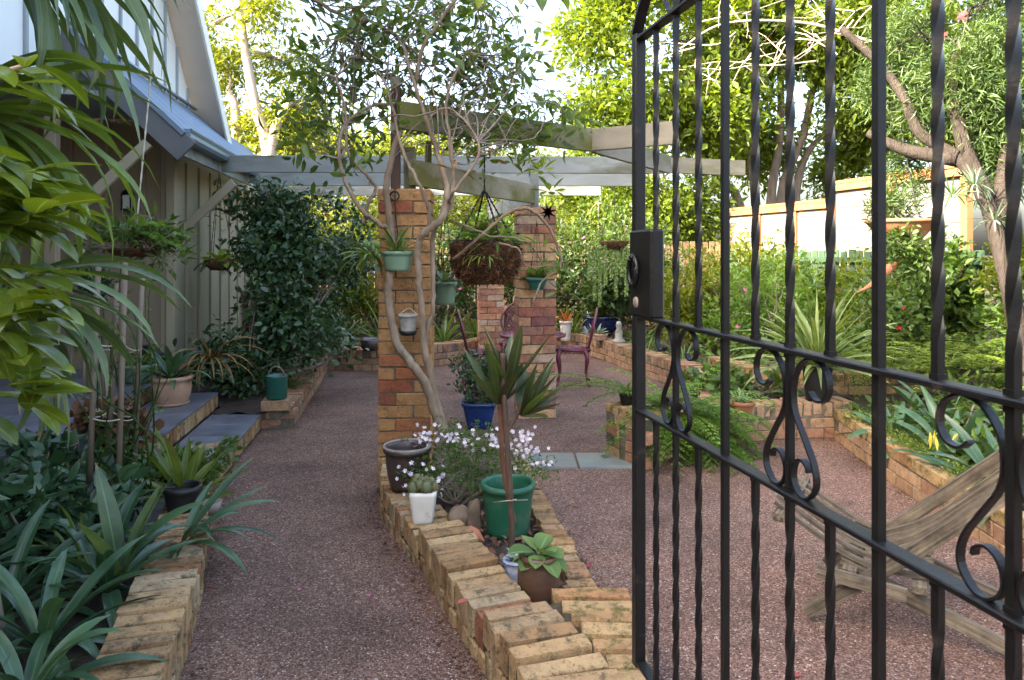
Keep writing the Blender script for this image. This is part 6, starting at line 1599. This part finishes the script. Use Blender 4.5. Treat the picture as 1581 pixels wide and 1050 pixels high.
# ------------------------------------------------------------------ right bed plants
BG = 'lance leaved plants in the right bed'
for (x, y, n, lab) in ((2.92, 4.75, 26, 'lance leaved plant with yellow tips above the right wall'), (2.82, 4.05, 24, 'lance leaved plant nearest behind the wooden chair'), (3.35, 4.5, 24, 'lance leaved plant deeper in the right bed'), (3.3, 5.5, 22, 'lance leaved plant beside the black pot'), (3.05, 3.2, 22, 'lance leaved plant at the right edge of the picture')):
    rosette('lance_plant', lab, (x, y, .17), n, .52, .062, (.1, 1.35), (.4, 1.4), L_CLIVIA, group=BG, prof='lance', spread=.14, twist=.6)
yb = thing('yellow_shoots', 'bright yellow young shoots among the lance leaves', 'plant', (2.70, 4.45, .2))
for i in range(6): strap(yb, (2.66 + rng.normal() * .05, 4.42 + rng.normal() * .05, .45 + rng.normal() * .03), .10, .02, -.6 + rng.normal() * .4, .5, -2.5 + rng.normal(), P_YELLOW, prof='lance')
for (x, y, n, L_, lab) in ((3.7, 6.1, 16, .7, 'big yellow-green fern in the right bed'), (4.2, 6.7, 16, .8, 'feathery fern before the grey-green fence'), (4.3, 5.6, 14, .7, 'feathery fern under the leaning trunk'), (3.3, 6.6, 12, .55, 'feathery fern right of the black pot')):
    fern('bed_fern', lab, (x, y, .5), n, L_, .16, .035, L_FERN_Y, (.2, 1.2), (.6, 1.5), group='feathery ferns in the right bed', lace=True, leaflet=.04)
for (c_, r_, n, lf, L_, w, fl, lab) in (
    ((3.9, 7.6, .75), (.6, .5, .5), 420, L_SHRUB, .06, .03, (10, .03, P_RED), 'red-flowered shrub behind the spiky plant'),
    ((3.0, 8.6, .85), (.65, .6, .6), 480, L_FERN, .055, .026, (10, .03, P_PINK), 'pink-flowered shrub left of the spiky plant'),
    ((4.9, 6.4, .8), (.6, .7, .6), 420, L_SHRUB, .08, .03, None, 'leafy shrub against the green fence'),
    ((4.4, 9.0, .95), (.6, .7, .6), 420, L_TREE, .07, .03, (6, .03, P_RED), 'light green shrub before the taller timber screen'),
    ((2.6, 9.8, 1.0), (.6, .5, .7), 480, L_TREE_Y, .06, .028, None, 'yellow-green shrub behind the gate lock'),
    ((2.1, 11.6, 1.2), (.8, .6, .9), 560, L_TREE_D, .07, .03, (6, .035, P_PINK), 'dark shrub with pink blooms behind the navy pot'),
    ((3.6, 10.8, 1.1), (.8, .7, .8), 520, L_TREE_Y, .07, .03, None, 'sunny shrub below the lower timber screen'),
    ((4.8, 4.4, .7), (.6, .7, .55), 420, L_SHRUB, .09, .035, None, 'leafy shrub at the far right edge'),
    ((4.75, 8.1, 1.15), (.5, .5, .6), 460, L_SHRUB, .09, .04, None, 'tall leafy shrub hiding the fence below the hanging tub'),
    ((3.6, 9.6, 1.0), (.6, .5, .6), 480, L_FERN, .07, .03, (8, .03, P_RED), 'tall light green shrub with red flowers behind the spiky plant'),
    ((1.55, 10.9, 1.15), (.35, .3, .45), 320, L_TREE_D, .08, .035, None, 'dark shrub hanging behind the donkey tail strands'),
    ((5.1, 7.0, 1.3), (.4, .4, .5), 360, L_TREE_Y, .08, .03, None, 'yellow-green shrub left of the leaning trunk')):
    bush('garden_shrub', lab, (c_[0], c_[1], .18), [(c_, r_), ((c_[0] + r_[0] * .5, c_[1], c_[2] - r_[2] * .4), (r_[0] * .7, r_[1] * .7, r_[2] * .6)), ((c_[0] - r_[0] * .5, c_[1] - .1, c_[2] - r_[2] * .5), (r_[0] * .7, r_[1] * .7, r_[2] * .5))], n, L_ * 1.3, w * 1.4, lf, stems=8, flowers=fl, per=8, spread=.06, gf=4, gap=-.45, group='shrubs of the right garden')
for (x, y, z, n, m_, L_, w, lab) in ((2.65, 10.0, .75, 16, L_ORANGE, .5, .05, 'orange bromeliad catching the sun behind the gate lock'), (3.15, 10.3, .7, 14, P_YELLOW, .45, .05, 'yellow bromeliad catching the sun beside the orange one')):
    rosette('bromeliad', lab, (x, y, z), n, L_, w, (.2, 1.4), (.1, .7), m_, prof='lance')
for i, (x, y, lab) in enumerate(((1.75, 9.3, 'grassy strap clump on the curved wall behind the gate stile'), (2.05, 8.5, 'grassy strap clump at the middle of the curved wall'), (2.3, 7.9, 'grassy strap clump above the mossy tier'), (2.75, 7.5, 'grassy strap clump right of the mossy tier bend'), (1.85, 10.2, 'bright strap clump beside the grey statue'), (3.1, 7.35, 'grassy strap clump left of the black pot'))):
    rosette('strap_clump', lab, (x, y, .22), 44, .42, .016, (.2, 1.4), (.7, 1.8), L_GRASS, group='grassy clumps on the curved wall', spread=.10)
bush('groundcover', 'leafy green groundcover filling the right bed behind its low wall', (3.1, 4.8, .17), [((3.1, 5.4, .26), (.35, .5, .12)), ((3.0, 4.4, .26), (.3, .6, .12)), ((3.5, 4.9, .3), (.5, .8, .16)), ((3.1, 3.4, .26), (.35, .6, .12)), ((3.9, 5.8, .32), (.5, .5, .2))], 620, .085, .035, L_SHRUB, shape='oval', stems=8, per=4, spread=.05)
bush('moss_trail', 'mossy creeping plant along the top of the right bed wall', (2.68, 5.2, .25), [((2.72, 5.5, .27), (.1, .4, .035)), ((2.66, 4.8, .27), (.09, .45, .035)), ((2.6, 4.1, .27), (.08, .3, .03))], 520, .018, .009, L_FERN_Y, stems=2, per=6, spread=.025, r0=.003)
rosette('lance_plant', 'lance leaved plant overhanging the corner of the right bed wall', (2.85, 5.25, .18), 20, .42, .055, (.1, 1.3), (.4, 1.4), L_CLIVIA, group=BG, prof='lance', spread=.12, twist=.6)
bush('groundcover', 'grey-green groundcover on the mossy tier', (2.85, 7.0, .36), [((2.75, 7.05, .43), (.3, .2, .06)), ((3.2, 7.0, .42), (.25, .15, .05))], 160, .035, .02, L_GREYSUC, shape='oval', stems=4)
bush('groundcover', 'leafy plant in the bed between ledge and mossy tier', (1.95, 6.6, .25), [((1.9, 6.6, .36), (.35, .4, .13)), ((2.4, 6.5, .33), (.3, .25, .1))], 150, .09, .05, L_SHRUB, shape='oval', stems=5)
# ------------------------------------------------------------------ rear shrubs
RB = 'shrubs along the rear fence'
for (c_, r_, n, lf, L_, w, fl, sh, lab) in (
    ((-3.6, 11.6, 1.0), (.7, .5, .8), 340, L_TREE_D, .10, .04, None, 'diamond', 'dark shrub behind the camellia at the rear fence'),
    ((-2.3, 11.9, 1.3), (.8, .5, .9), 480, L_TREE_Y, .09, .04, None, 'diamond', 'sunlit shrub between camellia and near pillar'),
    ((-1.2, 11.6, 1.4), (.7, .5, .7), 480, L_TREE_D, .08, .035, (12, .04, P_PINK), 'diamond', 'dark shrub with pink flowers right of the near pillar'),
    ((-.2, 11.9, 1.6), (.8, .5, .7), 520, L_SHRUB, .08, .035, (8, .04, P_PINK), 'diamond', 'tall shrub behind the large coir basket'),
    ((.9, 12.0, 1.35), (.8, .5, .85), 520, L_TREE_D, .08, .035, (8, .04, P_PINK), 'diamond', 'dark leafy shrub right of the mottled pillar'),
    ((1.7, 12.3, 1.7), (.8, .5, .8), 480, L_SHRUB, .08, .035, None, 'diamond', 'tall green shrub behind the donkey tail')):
    bush('rear_shrub', lab, (c_[0], c_[1], .2), [(c_, r_), ((c_[0] - .3, c_[1] - .2, c_[2] - .5), (r_[0] * .7, .4, r_[2] * .6)), ((c_[0] + .3, c_[1] - .2, c_[2] - .6), (r_[0] * .7, .4, r_[2] * .6))], n, L_ * 1.15, w * 1.2, lf, stems=9, flowers=fl, per=7, spread=.07, gf=3.5, group=RB, shape=sh, r0=.02)
for (x, y, m_, lab) in ((-1.75, 9.9, L_STRAP, 'strappy clump on the rear wall left of the near pillar'), (-2.5, 10.3, L_SHRUB, 'strappy clump behind the camellia'), (-1.0, 10.5, L_STRAP, 'dark strappy clump right of the near pillar'), (-.55, 11.0, L_STRAP, 'dark strappy clump below the coir basket'), (.5, 11.5, L_STRAP, 'tall strappy clump behind the side-view chair'), (.95, 11.4, L_STRAP, 'tall strappy clump behind the white pot')):
    rosette('rear_strap_plant', lab, (x, y, .22), 26, .75, .04, (.3, 1.4), (.5, 1.5), m_, group='strappy clumps along the rear wall', spread=.08)

# ------------------------------------------------------------------ trees
T = lambda px, py, Y, r: (tuple(at(px, py, Y)), (r, r * .9, r * .75))
tree('backyard_tree', 'big many-trunked sunlit tree beyond the fence on the right', (6.1, 16.2, 0),
     [[(5.7, 16.2, 0), at(1168, 330, 16), at(1160, 240, 16), at(1150, 150, 16), at(1130, 60, 16)], [(6.0, 16.2, 0), at(1190, 320, 16.2), at(1203, 220, 16.2), at(1205, 120, 16), at(1190, 20, 16)], [(6.2, 16.2, 0), at(1205, 310, 16.4), at(1240, 210, 16.4), at(1258, 130, 16.3), at(1300, 30, 16)], [(6.4, 16.3, 0), at(1228, 310, 16.6), at(1245, 240, 16.6), at(1280, 200, 16.5)], [(5.7, 16.2, .5), at(1140, 310, 16), at(1115, 280, 15.8), at(1080, 220, 15.5)]],
     [T(930, 60, 14.5, 1.0), T(985, 140, 14.5, 1.2), T(1040, 60, 15, 1.4), T(1080, 190, 15, 1.3), T(1150, 80, 15.5, 1.6), T(1240, 40, 16, 1.7), T(1150, 220, 17.5, 1.5), T(1300, 140, 16.5, 1.5), T(1370, 60, 16, 1.6), T(1400, 200, 17, 1.5), T(920, 170, 14, .6), T(1000, 270, 14.5, 1.0), T(1060, 330, 15.5, 1.0), T(1320, 270, 18, 1.3), T(1100, -60, 16, 1.8), T(1300, -80, 16, 2.0), T(1480, 100, 17, 1.8), T(1560, 180, 17, 1.7), T(960, -20, 14.5, .9)],
     8600, 10, .19, .082, L_TREE, M_BARK, r0=.125, spread=.2, gap=-.22, gf=1.25, limb=7)
tree('gum_tree', 'slim pale-trunked tree rising behind the house roof', (-5.3, 14.5, 0),
     [[(-5.3, 14.5, 0), at(414, 260, 14.5), at(396, 170, 14.5), at(384, 110, 14.5), at(372, 30, 14.5), at(362, -60, 14.5)], [at(414, 260, 14.5), at(425, 200, 14.5), at(450, 150, 14.5)], [(-5.9, 14.8, 0), at(365, 200, 14.8), at(352, 140, 14.8)]],
     [T(345, 90, 15, .9), T(350, 190, 15, .9), T(430, 195, 15, .8), T(445, 100, 15.5, .7), T(400, 10, 14.5, .7), T(470, 170, 15, .8), T(330, 40, 15, .6)],
     1000, 9, .16, .06, L_TREE_Y, M_PALE_BARK, r0=.14, spread=.18, gap=-.1, gf=1.7, limb=5)
tree('backyard_tree', 'low sunlit yellow-green tree behind the vine', (-3.0, 19, 0), [[(-3.0, 19, 0), (-2.9, 19, 2), (-2.6, 19, 3.6)], [(-2, 19.5, 0), (-1.8, 19.5, 3)]],
     [T(470, 235, 18.5, 1.3), T(540, 215, 19, 1.4), T(610, 220, 19.5, 1.4), T(680, 240, 19.5, 1.2), T(560, 270, 18.5, 1.5), T(760, 270, 20, 1.3), T(450, 300, 18, 1.4), T(850, 280, 20, 1.2), T(500, 330, 17.5, 1.3), T(600, 330, 17.5, 1.3), T(700, 325, 17.5, 1.2), T(790, 330, 17.5, 1.2), T(880, 335, 17.5, 1.1)],
     3300, 9, .16, .07, L_TREE_Y, M_BARK, r0=.13, spread=.2, gap=-.25, gf=1.4, limb=5)
tree('backyard_tree', 'small bright tree between the pergola beams and gate', (2.7, 15, 0), [[(2.7, 15, 0), (2.8, 15, 1.5), (3.0, 15, 2.8)]],
     [T(900, 290, 15, .8), T(960, 320, 14.5, .9), T(1020, 350, 14.2, .9), T(930, 240, 15, .6)], 1200, 9, .13, .06, L_TREE, M_BARK, r0=.1, spread=.16, gap=-.2, gf=1.8, limb=6)
bt = tree('bottlebrush_tree', 'leaning bottlebrush tree with narrow leaves at the right edge', (4.1, 5.6, .1),
     [[(4.12, 5.55, .05), at(1580, 560, 5.5), at(1562, 460, 5.55), at(1540, 370, 5.6), at(1518, 300, 5.8), at(1480, 245, 6.0), at(1420, 205, 6.2), at(1395, 150, 6.3), at(1355, 95, 6.5), at(1300, 45, 6.7)], [at(1525, 310, 5.8), at(1490, 230, 6.0), at(1470, 130, 6.1), at(1485, 60, 6.2)], [at(1480, 245, 6.0), at(1400, 232, 6.3), at(1340, 205, 6.5)], [at(1540, 350, 5.7), at(1560, 200, 6.0), at(1575, 60, 6.2)]],
     [T(1430, 60, 6.4, .42), T(1500, 120, 6.2, .5), T(1560, 60, 6.2, .5), T(1545, 190, 6.1, .42), T(1450, 180, 6.4, .35), T(1500, 10, 6.2, .5), T(1420, 250, 6.5, .28), T(1370, 130, 6.7, .26), T(1480, 235, 6.2, .25), T(1600, 150, 6, .5), T(1560, 260, 6.1, .25)],
     2600, 14, .10, .013, L_BOTTLE, M_BARK_DARK, r0=.075, spread=.09, gap=-.3, gf=3.0, limb=8, out=.5, limb_r=.22)
flower_heads(np.array([list(at(1485, 30, 5.7)), list(at(1459, 55, 5.7)), list(at(1487, 24, 5.75))]), .045, P_RED, bt)
for (px, py, n, lab) in ((1505, 285, 40, 'tufted air plant on the bend of the leaning trunk'), (1470, 300, 30, 'tufted air plant left of the trunk bend'), (1535, 340, 24, 'tufted air plant halfway down the leaning trunk')):
    rosette('air_plant', lab, at(px, py, 5.62), n, .2, .014, (-.9, 1.4), (.0, .8), L_GREYSUC if n != 30 else L_BOTTLE, group='air plants on the leaning trunk', spread=.04)
# bare sunlit twigs in the big tree
mb = MB()
for i in range(18):
    a = at(rng.uniform(1060, 1330), rng.uniform(20, 120), 12.5); e = a + Vector((rng.normal() * .9, rng.normal() * .3, rng.normal() * .45)); P_ = catmull(wiggle(a, e, 3, .12), 3); mb.tube(P_, [.014, .004], 5, cap=False)
    for j in range(2):
        s_ = P_[len(P_) // 2 + j]; mb.tube(wiggle(s_, s_ + Vector(rng.normal(size=3)) * .3, 2, .1), [.009, .003], 4, cap=False)
a = at(1130, 45, 12.5)
mb.tube(catmull([at(1420, 90, 12.6), at(1330, 60, 12.5), at(1240, 35, 12.5), at(1120, 36, 12.4), at(1050, 75, 12.4)], 6), [.035, .012], 6)
tag(mb.build('bare_branch', M_PALE_BARK), 'bare pinkish branch with fine twigs before the big tree', 'branch')
